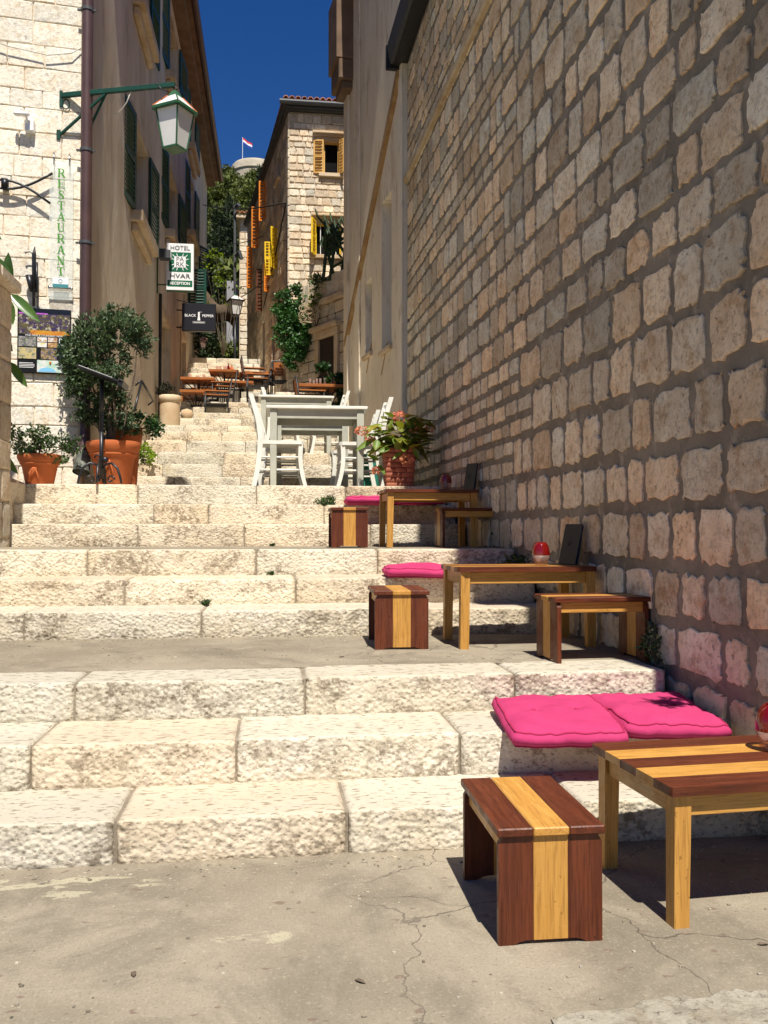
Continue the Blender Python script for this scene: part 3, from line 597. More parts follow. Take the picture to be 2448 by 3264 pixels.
mb = MB(); mb.box(CL - .45, CL + .05, -.3, .17, 8.15, 8.27, .01, X=Xc); mb.box(CL - .5, CL + .12, -.3, .23, 8.272, 8.60, .02, X=Xc); mb.box(CL - .5, CL + .16, -.3, .27, 8.602, 9.7, .01, X=Xc); mb.build('corner_cornice', M['soffit'], cb)  # dark brown colour makes the sun-facing end read as shaded
mb = MB(); mb.box(-.05, CL + .16, -3.2, .2, 9.703, 9.85, X=Xc); mb.build('roof', M['tile'], cb)
# ------------------------------------------------------------------ restaurant building, left
lb = thing('restaurant_building', (-1.95, 9.3, 1.576), 0, 'house with sunlit pale limestone front and green shuttered plaster side, left', 'building')
OFF = Matrix.Translation(-Vector(lb.location)); fa = R(6.5)
FX = -1.95; FY = 9.30; F1 = Vector((FX, FY, 0)); F0 = Vector((FX - 3.2 * math.cos(fa), FY - 3.2 * math.sin(fa), 0)); Xf = OFF @ plane_frame(F0, F1); uf = (F1 - F0).normalized(); nf = Vector((uf.y, -uf.x, 0))
mb = MB(); mb.box(0, 3.17, .012, .4, 1.0, 11.2, X=Xf); mb.build('front_wall', M['limemortar'], lb)
rows = rows_of(1.576, 9.2, .185, .25)
st = masonry(F0, uf, nf, rows, lambda z: (.9, 3.2), (.24, .46), .010, .03, .006, .05, mid=True, tint=(.9, 1.08, .03), jit=.05, flatk=.03, inner=.95)
place(st, F0, M['lime'], lb, 240)
XS = OFF @ plane_frame((FX, FY, 0), (FX, 26.0, 0))   # along +Y, y axis = towards -X
YL = lambda y: y - FY
wins = [(12.4, 13.8, 5.55, 6.9), (12.45, 13.8, 8.6, 10.1), (16.2, 18.0, 6.6, 7.95), (16.2, 18.0, 9.5, 10.9), (20.3, 21.6, 8.0, 9.4), (20.3, 21.6, 10.0, 11.1)]
doors = [(15.6, 16.9, 3.0, 4.95), (18.9, 19.8, 3.7, 5.3)]
holes = [(YL(a), YL(b), c, d) for a, b, c, d in wins + doors]
mb = MB(); cells(mb, None, None, holes, .02, 16.7, .8, 11.45, .0, .45, XS); mb.box(0.02, 16.7, .455, 4, .8, 11.4, X=XS); mb.build('side_wall', M['plasterL'], lb)
mb = MB(); mb.box(-.05 + .001, .10, -.02, .0, 1.4, 11.2, .004, X=XS)
mb.build('corner_strip', M['trim'], lb)
for a, b, c, d in wins:
    mb = MB(); mb.box(YL(a), YL(b), .25, .3, c, d, X=XS); mb.build('window', M['dark'], lb)
    mb = MB(); mb.box(YL(a) - .12, YL(b) + .12, -.17, .1, c - .16, c - .005, .01, X=XS); mb.box(YL(a) - .06, YL(b) + .06, -.09, .0, c - .30, c - .163, .02, X=XS); mb.build('sill', M['trim'], lb)
    mb = MB(); mb.box(YL(a) - .14, YL(a) - .002, -.02, .12, c, d + .14, .006, X=XS); mb.box(YL(b) + .002, YL(b) + .14, -.02, .12, c, d + .14, .006, X=XS); mb.box(YL(a), YL(b), -.02, .12, d + .002, d + .14, .006, X=XS); mb.build('window_surround', M['trim'], lb)
for a, b, c, d in doors:
    mb = MB(); mb.box(YL(a), YL(b), .28, .34, c, d, X=XS); mb.build('door', M['reveal'], lb)
    mb = MB(); mb.box(YL(a) - .16, YL(a) - .002, -.03, .12, c, d + .16, .006, X=XS); mb.box(YL(b) + .002, YL(b) + .16, -.03, .12, c, d + .16, .006, X=XS); mb.box(YL(a), YL(b), -.03, .12, d + .002, d + .16, .006, X=XS); mb.build('door_surround', M['trim'], lb)
def shutter(parent, mat, w_, h, X, nsl=None, name='shutter', th=.03, grid=False):
    """leaf in local x (width), z (height), y thickness; slats as sub-parts"""
    fr = MB(); b = max(.03, w_ * .14); fr.box(0, b, -th / 2, th / 2, 0, h, .003, X=X); fr.box(w_ - b, w_, -th / 2, th / 2, 0, h, .003, X=X)
    for z in (0, h - b, h * .5 - b / 2): fr.box(b, w_ - b, -th / 2, th / 2, z, z + b, .003, X=X)
    if grid: fr.box(w_ / 2 - .012, w_ / 2 + .012, -th / 2 + .002, th / 2 - .002, b, h - b, X=X)
    f = fr.build(name, mat, parent); ns = nsl or max(6, int(h / .075)); proto = None
    mb = MB(); pitch = (h - 2 * b) / ns; T = X @ Matrix.Rotation(R(0), 4, 'X')
    mb.box(b * .9, w_ - b * .9, -th * .42, th * .42, -pitch * .32, pitch * .14, 0, X=Matrix.Rotation(R(-32), 4, 'X')); me = None
    for k in range(ns):
        z = b + pitch * (k + .5)
        if abs(z - h * .5) < b * .6: continue
        if me is None:
            o = mb.build('slat', mat, f); me = o.data
        else:
            o = bpy.data.objects.new('slat', me); COL.objects.link(o); o.parent = f
        o.matrix_local = X @ Matrix.Translation((0, 0, z))
    return f
def leafX(y, z, dirdeg, x=FX): return OFF @ Matrix.Translation((x, y, z)) @ Matrix.Rotation(R(dirdeg), 4, 'Z')
# open leaves folded back against the wall and a few standing off it
for (a, b, c, d) in wins:
    wd = (b - a) / 2
    shutter(lb, M['green'], wd * .95, d - c + .02, leafX(a - .01, c - .01, -96, FX + .05), name='shutter')
    shutter(lb, M['green'], wd * .95, d - c + .02, leafX(b + .01, c - .01, 86, FX + .05), name='shutter')
for (y, z, h, w_, dg) in ((20.2, 6.22, .85, .42, -8), (22.3, 6.05, .68, .48, -12), (23.2, 7.6, 1.0, .4, 60)):
    shutter(lb, M['green'], w_, h, leafX(y, z, dg, FX + .02), name='shutter')
mb = MB(); mb.box(-.3, 16.75, -.34, .5, 11.42, 11.52, X=XS); mb.box(-.3, 16.75, -.24, .5, 11.25, 11.418, .01, X=XS); mb.build('eaves', M['soffit'], lb)
mb = MB(); mb.tube([XS @ Vector((-.3, -.40, 11.47)), XS @ Vector((16.75, -.40, 11.47))], .075, 10); mb.build('gutter', M['pipe'], lb)
mb = MB(); mb.box(-.3, 16.75, -.36, 4, 11.523, 11.75, X=XS); mb.build('roof', M['tile'], lb)
# far end wall continuing the left side, another block
# downpipe at the corner
dp = MB(); dx, dy = -1.90, 9.20; dp.tube([(dx, dy, 11.2), (dx, dy, 2.25)], .058, 16); dp.tube([(dx, dy, 2.26), (dx + .0, dy - .01, 2.0), (dx - .0, dy - .05, 1.9)], [.058, .062, .07], 16); dpo = dp.build('downpipe', M['pipe'], None, True); autosmooth(dpo, 60)
tag(dpo, 'brown metal downpipe running down the corner of the pale stone house', 'pipe')
sp = MB(); sp.tube([(dx, dy - .05, 1.93), (dx, dy - .07, 1.84), (dx - .005, dy - .12, 1.72)], [.066, .078, .085], 16, caps=False); sp.tube([(dx, dy - .055, 1.92), (dx - .005, dy - .115, 1.725)], [.055, .075], 16, caps=False); sp.build('spout', M['copper'], dpo)
for z in (2.9, 4.05, 5.0, 6.45, 7.8):
    b_ = MB(); b_.tube([(dx, dy, z), (dx, dy, z + .03)], .066, 16); b_.box(dx - .10, dx + .085, dy - .01, dy + .01, z + .006, z + .024); b_.build('bracket', M['gutter'], dpo)
# thin service pipes on the side wall
pp = MB(); pp.tube([(-1.93, 15.35, 2.9), (-1.93, 15.35, 5.2)], .03, 8); tag(pp.build('service_pipe', M['iron']), 'thin dark pipe up the plaster wall beside the doorway', 'pipe')
# ------------------------------------------------------------------ garden wall, far left
gw = thing('garden_wall', (-2.35, 6.2, 1.0), 0, 'rough garden wall with slanted coping at the left edge, below the rubber plant', 'wall')
go = Vector((-2.20, 4.6, 0)); gu = Vector((0, 1, 0)); OW = Matrix.Translation(-Vector(gw.location))
mb = MB(); mb.box(-2.58, -2.205, 4.4, 7.72, .3, 3.14, X=OW); mb.build('wall_core', M['hmortar'], gw)
st = masonry(go, gu, (1, 0, 0), rows_of(.75, 3.13, .24, .36), lambda z: (-.1, 3.13), (.3, .55), .012, .02, .012, .07, tint=(.8, 1.1, .05), jit=.08); place(st, go, M['hstone'], gw, 120)
st = masonry(Vector((-2.205, 7.73, 0)), (-1, 0, 0), (0, 1, 0), rows_of(.75, 3.13, .24, .36), lambda z: (0, .37), (.3, .37), .012, .02, .01, .07); place(st, Vector((-2.205, 7.73, 0)), M['hstone'], gw, 30)
for k in range(6):
    mb = MB(); mb.box(-2.66, -2.12, 4.4 + k * .56, 4.4 + k * .56 + .55, 3.14, 3.24, .018, X=OW); mb.build('coping_stone', M['hstone'], gw)
mb = MB(); mb.box(-2.6, -2.30, 7.6, 9.0, 1.0, 1.57); mb.prism([(7.6, 1.68), (7.6, 1.0), (8.9, 1.0), (8.9, 1.60)], -2.62, -2.40, 'x'); tag(mb.build('low_wall', M['hstone']), 'low rough stone edging beside the top steps under the left flower pot', 'wall')
# ------------------------------------------------------------------ terrace wall with doorway, right of centre
tw = thing('retaining_wall', (1.28, 15.8, 2.8), 0, 'shaded block retaining wall with a doorway, cactus bed on top', 'wall')
T0 = Vector((1.30, 15.66, 0)); T1 = Vector((.50, 17.1, 0)); Xt = Matrix.Translation(-Vector(tw.location)) @ plane_frame(T0, T1); TL = (T1 - T0).length; ut = (T1 - T0).normalized(); nt_ = Vector((-ut.y, ut.x, 0))
if nt_.x > 0: nt_ = -nt_
dh = (.36, .90, 2.8, 4.72)
mb = MB(); cells(mb, None, None, [dh], 0, TL, 2.5, 5.8, -.5, -.01, Xt); mb.build('wall_core', M['hmortar'], tw)
st = masonry(T0, ut, nt_, rows_of(2.86, 5.35, .15, .22), lambda z: (0, TL), (.2, .4), .014, .02, .012, .08, holes=[(dh[0] - .12, dh[1] + .12, 2.8, 4.95)], tint=(.7, .95, .05), jit=.1); place(st, T0, M['hstone'], tw, 150)
mb = MB(); mb.box(dh[0] - .12, dh[0], -.02, .05, 2.8, 4.72, .008, X=Xt); mb.box(dh[1], dh[1] + .12, -.02, .05, 2.8, 4.72, .008, X=Xt); mb.box(dh[0] - .14, dh[1] + .14, -.02, .07, 4.723, 4.86, .01, X=Xt); mb.box(dh[0] - .2, dh[1] + .2, -.02, .14, 4.863, 4.95, .01, X=Xt); mb.build('door_surround', M['trim'], tw)
mb = MB(); mb.box(dh[0], dh[1], -.45, -.4, 2.8, 4.72, X=Xt); mb.build('doorway', M['dark'], tw)
mb = MB(); mb.box(0, TL, -.02, .10, 5.35, 5.45, .01, X=Xt); mb.build('string_course', M['trim'], tw)
k = 0.0
while k < TL - .02:
    mb = MB(); mb.box(k + .004, min(k + .16, TL) - .004, -.1, .02, 5.455, 5.86, .008, tint=gray(), X=Xt); mb.build('panel', M['hstone'], tw); k += .16
mb = MB(); mb.prism([(0, 0), (TL, 0), (TL, .0 - .02), (0, -1.6)], 2.6, 5.78, 'z', X=Xt); mb.build('planting_bed', M['soil'], tw)
# ------------------------------------------------------------------ house with yellow shutters
hh = thing('stone_house', (.3, 17.0, 3.5), 0, 'sunlit stone house with yellow and orange shutters under a tiled roof', 'building')
OH = Matrix.Translation(-Vector(hh.location)); H0 = Vector((.28, 17, 0)); fw = [(1.0 - .04, 1.26, 8.10, 8.74), (.80, 1.30, 6.50, 7.12)]
mb = MB(); Xh = OH @ plane_frame((.28, 17, 0), (3, 17, 0)); hl = [(a - .28, b - .28, c, d) for a, b, c, d in fw]; cells(mb, None, None, hl, 0, 2.4, 2.8, 9.28, .012, .5, Xh)
mb.build('front_wall', M['hmortar'], hh)
st = masonry(H0, (1, 0, 0), (0, -1, 0), rows_of(3.0, 9.26, .09, .17), lambda z: (-.01, 1.7), (.09, .30), .016, .02, .009, .10, holes=[(a - .07, b + .06, c - .1, d + .12) for a, b, c, d in hl], tint=(.74, 1.3, .07), jit=.2, wav=.01, flatk=.08, inner=.9); place(st, H0, M['hstone'], hh, 300)
D1 = Vector((-.70, 23.6, 0)); Xd = OH @ plane_frame(H0, D1); DL = (D1 - H0).length; ud = (D1 - H0).normalized(); ndn = Vector((-abs(ud.y), ud.x, 0)); dl = lambda y: (y - 17) * DL / 6.6
dh2 = [(dl(18.05), dl(18.55), 8.45, 9.0), (dl(18.7), dl(19.1), 3.8, 5.6), (dl(20.2), dl(20.6), 4.4, 6.0)]
dh2 += [(dl(20.15), dl(20.6), 8.25, 9.1), (dl(18.9), dl(19.35), 6.6, 7.5)]
mb = MB(); cells(mb, None, None, dh2, .01, DL, 2.8, 9.28, -.5, -.0, Xd); mb.build('side_wall', M['plasterL'], hh)
st = masonry(H0, ud, ndn, rows_of(3.6, 9.2, .14, .24), lambda z: (.30, DL), (.18, .45), .02, .02, .010, .16, holes=dh2, tint=(.6, 1.25, .08), jit=.25, wav=.02, flatk=.1, inner=.9); place(st, H0, M['hstone'], hh, 120, 'rubble')
for (a, b, c, d) in dh2:
    mb = MB(); mb.box(a, b, -.4, -.12, c, d, X=Xd); mb.build('window', M['shbrn'] if c > 8.4 and a < 2 else M['dark'], hh)
    if c > 6: mb = MB(); mb.box(a - .05, b + .05, -.01, .07, c - .06, c - .004, .006, X=Xd); mb.build('sill', M['trim'], hh)
qz = 3.0
while qz < 9.2:
    h_ = random.uniform(.16, .26); mb = MB(); mb.box(-.02, random.uniform(.18, .4), -.02, .02, qz + .006, min(qz + h_, 9.25) - .006, .012, tint=gray(), X=Xd); mb.build('corner_stone', M['hstone'], hh); qz += h_
for (a, b, c, d), cm in zip(fw, ('shtan', 'shyel')):
    Z = OH
    mb = MB(); mb.box(a, b, 17.16, 17.2, c, d, X=Z); mb.build('window', M['dark'], hh)
    mb = MB(); mb.box(a - .02 - (.16 if c > 8 else .02), b + .06, 16.94, 17.02, d + .08, d + .12, .004, X=Z); mb.box(a - .06 - (.16 if c > 8 else .02), b + .10, 16.90, 17.02, d + .122, d + .165, .006, X=Z); mb.build('window_cornice', M['trim'], hh)
    mb = MB(); mb.box(a - .06, a - .001, 16.97, 17.1, c, d + .07, .004, X=Z); mb.box(b + .001, b + .05, 16.97, 17.1, c, d + .07, .004, X=Z); mb.box(a, b, 16.97, 17.1, d + .002, d + .07, .004, X=Z); mb.box(a - .1, b + .08, 16.93, 17.1, c - .07, c - .002, .004, X=Z); mb.build('window_surround', M['trim'], hh)
    mb = MB()
    for (p, q) in (((a, c), (a + .025, d)), ((b - .025, c), (b, d)), ((a + .026, d - .025), (b - .026, d)), ((a + .026, c), (b - .026, c + .025))): mb.box(p[0], q[0], 17.06, 17.1, p[1], q[1], X=Z)
    mb.build('window_frame', M[cm], hh)
mb = MB()
for x in (.90, 1.05, 1.2): mb.box(x - .006, x + .006, 17.03, 17.042, 6.53, 7.09, X=OH)
mb.build('window_bars', M['signw'], hh)
def hleaf(x, y, z, dg): return OH @ Matrix.Translation((x, y, z)) @ Matrix.Rotation(R(dg), 4, 'Z')
shutter(hh, M['shtan'], .20, .66, hleaf(.955, 16.96, 8.09, 172), 10); shutter(hh, M['shtan'], .15, .66, hleaf(1.265, 16.96, 8.09, -62), 10)
shutter(hh, M['shyel'], .22, .68, hleaf(.80, 16.95, 6.47, -112), 10)
# leaves on the street side, standing open off the wall: y, z, height, width, material
for (y, z, h, w_, mt, dg) in ((20.15, 8.22, .92, .16, 'shora', 186), (21.4, 8.00, 1.0, .17, 'shora', 184), (18.9, 6.62, .72, .20, 'shyel', 183), (18.45, 6.62, .86, .19, 'shyel', 228), (20.7, 6.28, 1.0, .14, 'shbrn', 190), (19.6, 6.45, .62, .12, 'shora', 200), (22.6, 7.35, 1.05, .14, 'shora', 188)):
    P = H0 + ud * dl(y); shutter(hh, M[mt], w_, h, hleaf(P.x, P.y, z, dg), 11 if mt != 'shyel' else 10, grid=(mt == 'shyel'))
mb = MB(); ov = .14
mb.prism([(-.06, 0), (2.2, 0), (2.2, .07), (-.06, .07)], 16.84, 17.3, 'y', X=OH @ Matrix.Translation((.28, 0, 9.30))); mb.build('eaves', M['gutter'], hh)
mb = MB(); g0 = Vector((.22, 16.82, 9.37)); g1 = Vector((-.77, 23.7, 9.37)); mb.tube([g0, g1], .05, 8, X=OH); mb.tube([(.1, 16.80, 9.38), (2.4, 16.80, 9.38)], .05, 8, X=OH); mb.build('gutter', M['gutter'], hh)
mb = MB(); mb.prism([(.22, 16.9), (2.4, 16.9), (2.4, 23.7), (-.77, 23.7)], 9.285, 9.375, 'z', X=OH); mb.build('soffit', M['gutter'], hh)
def tiles(parent, x0, x1, y0, y1, z, rise, OHx, nrow=3, r=.055):
    k = 0; x = x0
    while x < x1:
        for j in range(nrow):
            yy = y0 + j * (y1 - y0) / nrow; ye = yy + (y1 - y0) / nrow * 1.15; zz = z + rise * j / nrow; n_ = 6; V = []
            for (yv, zv, rr) in ((yy, zz, r), (ye, zz + rise / nrow * 1.05 + .01, r * .85)):
                for rad in (rr, rr - .014):
                    for q in range(n_ + 1): t = math.pi * q / n_; V.append((x + rad * math.cos(t), yv, zv + rad * math.sin(t)))
            N = n_ + 1; F = []
            for q in range(n_): F += [(q, q + 1, 2 * N + q + 1, 2 * N + q), (N + q + 1, N + q, 3 * N + q, 3 * N + q + 1), (q + 1, q, N + q, N + q + 1)]
            mb = MB(); mb.add(V, F, gray(.7, 1.25, .1)); o = mb.build('roof_tile', M['tile'], parent, X=None); o.data.transform(OHx)
        x += r * 2.15
tiles(hh, .22, 1.75, 16.78, 17.8, 9.44, .32, OH)
mb = MB(); mb.add([(.14, 16.86, 9.43), (2.4, 16.86, 9.43), (2.4, 20.2, 9.9), (.05, 20.2, 9.75), (-.72, 23.7, 9.41)], [(0, 1, 2, 3), (0, 3, 4)], X=OH); mb.build('roof', M['tile'], hh)
# ------------------------------------------------------------------ narrow pale house behind
nh = thing('narrow_house', (-.95, 26, 5.2), 0, 'narrow pale block house between the wooded hill and the shuttered house', 'building'); ON = Matrix.Translation(-Vector(nh.location))
mb = MB(); mb.box(-.97, 1.6, 26.02, 31, 4.5, 10.3, X=ON); mb.build('wall_core', M['hmortar'], nh)
st = masonry(Vector((-.99, 26, 0)), (1, 0, 0), (0, -1, 0), rows_of(5.2, 10.3, .15, .22), lambda z: (0, .75), (.14, .34), .016, .02, .015, .12, tint=(.8, 1.2, .05)); place(st, Vector((-.99, 26, 0)), M['hstone'], nh, 110)
mb = MB(); mb.box(-1.0, -.975, 26.0, 31, 4.5, 10.3, X=ON); mb.build('side_wall', M['plasterL'], nh)
mb = MB(); mb.box(-1.1, 1.6, 25.8, 31, 10.3, 10.38, X=ON); mb.build('eaves', M['trim'], nh); tiles(nh, -1.05, -.3, 25.75, 26.8, 10.42, .35, ON, 2, .06)
mb = MB(); mb.box(-1.45, -1.02, 27.5, 28.4, 4.5, 8.9); tag(mb.build('grey_house', M['reveal']), 'slim grey-blue rendered wall behind the far street lamp', 'building')
mb = MB(); mb.box(-2.9, -1.5, 27, 27.3, 5.1, 6.15); mb.box(-2.95, -1.45, 26.95, 27.35, 6.15, 6.22, .01); tag(mb.build('boundary_wall', M['limemortar']), 'low pale boundary wall at the top of the street under dark trees', 'wall')
# awning
mb = MB(); N = 18; V = []
for i in range(N + 1):
    t = i / N; x = -1.93 + 1.0 * t; z = 7.25 - .55 * t + .10 * math.sin(t * 9)
    for (y, dz) in ((22.4, 0), (22.42, -.55 - .12 * math.sin(t * 7)), (24.3, .35)): V.append((x, y, z + dz))
    V.append((x, 24.28, z + .33)); V.append((x, 22.44, z - .02))
F = []
for i in range(N): b_ = i * 5; F += [(b_ + 1, b_, b_ + 5, b_ + 6), (b_, b_ + 2, b_ + 7, b_ + 5), (b_ + 4, b_ + 1, b_ + 6, b_ + 9)]
mb.add(V, F); tag(mb.build('awning', M['tarp'], None, True), 'sagging brown cloth awning above the far end of the street', 'awning')
# ------------------------------------------------------------------ hillside and fortress
mb = MB(); nx, ny = 60, 60; V = []
for i in range(nx + 1):
    for j in range(ny + 1):
        y = 30 + 190 * (j / ny) ** 1.3; x = -70 + 140 * i / nx; t = min(1, (y - 30) / 112); z = 4.5 + 49 * t ** 1.05 - .02 * abs(x + 4) * t * 8 + 1.2 * fbm((x, y, 0), .06); V.append((x, y, z))
F = [(i * (ny + 1) + j, (i + 1) * (ny + 1) + j, (i + 1) * (ny + 1) + j + 1, i * (ny + 1) + j + 1) for i in range(nx) for j in range(ny)]
mb.add(V, F); struct(mb.build('hillside', M['hill'], None, True))
def hillz(x, y): t = min(1, (y - 30) / 112); return 4.5 + 49 * t ** 1.05 - .02 * abs(x + 4) * t * 8 + 1.2 * fbm((x, y, 0), .06)
ft = thing('fortress_tower', (-3.2, 150, 50), 0, 'round pale fortress tower on top of the wooded hill', 'tower')
mb = MB(); mb.lathe([(4.7, 0), (4.25, 8), (4.05, 11.5), (4.0, 12.8), (3.6, 13.25), (2.6, 13.5), (0, 13.6)], 40); mb.build('tower_wall', M['fort'], ft, True)
mb = MB(); mb.lathe([(4.1, 11.5), (4.22, 11.6), (4.22, 11.85), (4.02, 11.95)], 40); mb.build('parapet_band', M['fort'], ft, True)
mb = MB(); mb.box(.5, 1.0, -4.32, -4.0, 9.8, 10.6); mb.build('embrasure', M['dark'], ft)
fl = thing('flag', (-5.3, 149, 62.5), 0, 'red, white and blue flag flying from a pole above the fortress', 'flag')
mb = MB(); mb.tube([(0, 0, -1), (0, 0, 5.2)], .045, 6); mb.build('flagpole', M['signw'], fl)
for k, mt in enumerate(('patch', 'flagw', 'flagb')):
    mb = MB(); V = []
    for i in range(11):
        t = i / 10; x = 1.6 * t; z = 5.15 - .32 * k - 1.0 * t + .1 * math.sin(t * 8)
        for zz in (z, z - .32):
            V += [(x, .15 * math.sin(t * 7), zz), (x, .15 * math.sin(t * 7) + .01, zz)]
    F = []
    for i in range(10): b_ = i * 4; F += [(b_, b_ + 2, b_ + 6, b_ + 4), (b_ + 1, b_ + 5, b_ + 7, b_ + 3)]
    mb.add(V, F); mb.build('flag_stripe', M[mt], fl)
# ------------------------------------------------------------------ striped lounge stools and tables
def make_stool(L_=.50, W=.305, H=.32, label=''):
    t = thing('stool', (0, 0, 0), 0, label, 'stool', 'striped lounge stools on the steps'); w3 = W / 3; th = .021
    cols = ('woodD', 'woodL', 'woodD')
    for k in range(3):
        x0 = -W / 2 + k * w3; mb = MB(); mb.box(x0 + .0004, x0 + w3 - .0004, -L_ / 2, L_ / 2, H - .024, H, .0035); autosmooth(mb.build('seat_board', M[cols[k]][1], t), 30)
    for s in (-1, 1):
        y = s * (L_ / 2 - .012 - th / 2); wi = W - .012; w_ = wi / 3
        for k in range(3):
            x0 = -wi / 2 + k * w_; x1 = x0 + w_; zt = H - .0245; ft = .012
            if k == 1: poly = [(x0 + .0004, ft), (x1 - .0004, ft), (x1 - .0004, zt), (x0 + .0004, zt)]
            elif k == 0: poly = [(x0, 0), (x0 + w_ * .42, 0), (x0 + w_ * .62, ft * .7), (x0 + w_ * .8, ft), (x1 - .0004, ft), (x1 - .0004, zt), (x0 + .014, zt), (x0, zt - .022)]
            else: poly = [(x0 + .0004, ft), (x1 - w_ * .8, ft), (x1 - w_ * .62, ft * .7), (x1 - w_ * .42, 0), (x1, 0), (x1, zt - .022), (x1 - .014, zt), (x0 + .0004, zt)]
            mb = MB(); mb.prism(poly, y - th / 2, y + th / 2, 'y'); mb.build('end_board', M[cols[k]][2], t)
    for s in (-1, 1):
        mb = MB(); x = s * (W / 2 - .03); mb.box(x - .009, x + .009, -L_ / 2 + .034, L_ / 2 - .034, H - .075, H - .0245, .002); mb.build('apron', M['woodL'][1], t)
    mb = MB(); mb.box(-.012, .012, -L_ / 2 + .034, L_ / 2 - .034, .12, .16, .002)
    return t
st0 = make_stool(label='striped wooden stool on the lowest concrete pavement in front of the first step')
st0.location = (.762, 2.60, 0); st0.rotation_euler = (0, 0, R(-.6))
dup(st0, (.705, 4.99, .4875), -2, 'striped stool standing alone on the middle landing, left of its table')
dup(st0, (1.60, 4.30, .4875), 93, 'striped stool turned sideways against the wall on the middle landing')
dup(st0, (.61, 7.24, 1.002), -1, 'striped stool with a green plant tuft behind it, left of the highest lounge table')
dup(st0, (1.585, 7.12, 1.002), 92, 'dark glossy striped stool sideways by the wall on the top lounge landing')
def lounge_table(loc, rz, H, Lx=.76, W=.54, label='', rnd=.012, stripes=('woodD', 'woodL', 'woodD', 'woodL', 'woodD'), legm='woodL'):
    t = thing('lounge_table', loc, rz, label, 'table', 'striped lounge tables on the steps'); n = len(stripes); th = .026
    ws = [W / n] * n; y = -W / 2
    for k in range(n):
        y0, y1 = y + .0004, y + ws[k] - .0004; y = y + ws[k]; x0, x1 = -Lx / 2, Lx / 2; c = rnd
        if k == 0: poly = [(x0 + c, y0), (x1 - c, y0), (x1 - c * .3, y0 + c * .3), (x1, y0 + c), (x1, y1), (x0, y1), (x0, y0 + c), (x0 + c * .3, y0 + c * .3)]
        elif k == n - 1: poly = [(x0, y0), (x1, y0), (x1, y1 - c), (x1 - c * .3, y1 - c * .3), (x1 - c, y1), (x0 + c, y1), (x0 + c * .3, y1 - c * .3), (x0, y1 - c)]
        else: poly = [(x0, y0), (x1, y0), (x1, y1), (x0, y1)]
        mb = MB(); mb.prism(poly, H - th, H, 'z'); mb.build('top_board', M[stripes[k]][0], t)
    lw = .052; lx = Lx / 2 - .045; ly = W / 2 - .045
    for sx in (-1, 1):
        for sy in (-1, 1):
            mb = MB(); x = sx * lx; yy = sy * ly; z1 = H - th - .0005; o = sx * .006
            vs = [(x - lw / 2, yy - lw / 2, z1), (x + lw / 2, yy - lw / 2, z1), (x + lw / 2, yy + lw / 2, z1), (x - lw / 2, yy + lw / 2, z1)]
            a = lw / 2 * .9; vs += [(x - a + o, yy - a, 0), (x + a + o, yy - a, 0), (x + a + o, yy + a, 0), (x - a + o, yy + a, 0)]
            mb.add(vs, [(0, 1, 2, 3), (7, 6, 5, 4), (0, 4, 5, 1), (1, 5, 6, 2), (2, 6, 7, 3), (3, 7, 4, 0)]); mb.build('leg', M[legm][2], t)
    for sy in (-1, 1):
        mb = MB(); yy = sy * (ly + .006); mb.box(-lx + lw / 2 + .001, lx - lw / 2 - .001, yy - .009, yy + .009, H - th - .065, H - th - .001, .002); mb.build('apron', M['woodL'][0], t)
    for sx in (-1, 1):
        mb = MB(); x = sx * (lx + .006); mb.box(x - .009, x + .009, -ly + lw / 2 + .001, ly - lw / 2 - .001, H - th - .065, H - th - .001, .002); mb.build('apron', M['woodL'][1], t)
    return t
lounge_table((1.49, 2.675, 0), 4.0, .405, .78, .54, 'nearest striped low table, cut by the right edge of the photo')
lounge_table((1.395, 4.95, .4875), .5, .447, .80, .52, 'striped low table with rounded corners on the middle landing, candle and menu on it', .045)
lounge_table((1.285, 7.30, 1.002), 1, .472, .78, .52, 'dark topped low table on the top lounge landing beside the brick pattern flower pot', .01)
# candle holders
def candle(loc, label, s=1.0):
    t = thing('candle_holder', loc, 0, label, 'candle holder', 'red and clear egg shaped candle holders'); 
    mb = MB(); p = [(.030, .004), (.040, .012), (.047, .035), (.050, .058), (.0475, .058), (.044, .036), (.037, .014), (.001, .010)]; p = [(.001, .001), (.028, .001)] + p
    mb.lathe([(a * s, b * s) for a, b in p], 32); mb.build('base', M['clear'], t, True)
    mb = MB(); p = [(.0505, .059), (.0505, .075), (.048, .095), (.041, .116), (.030, .131), (.024, .134), (.021, .131), (.030, .124), (.040, .110), (.045, .094), (.0478, .075), (.0478, .059), (.0505, .059)]
    mb.lathe([(a * s, b * s) for a, b in p], 32); mb.build('shade', M['red'], t, True)
    mb = MB(); mb.lathe([(.001, .013), (.016, .013), (.016, .022), (.001, .022)], 16); mb.build('candle', M['ochre'], t); return t
candle((1.645, 2.74, .4055), 'red glass candle holder on the nearest striped table, at the right edge', 1.14)
candle((1.525, 4.90, .9355), 'red glass candle holder in front of the leaning menu on the rounded middle table')
candle((1.43, 7.22, 1.475), 'small red glass candle holder on the highest lounge table beside the flower pot')
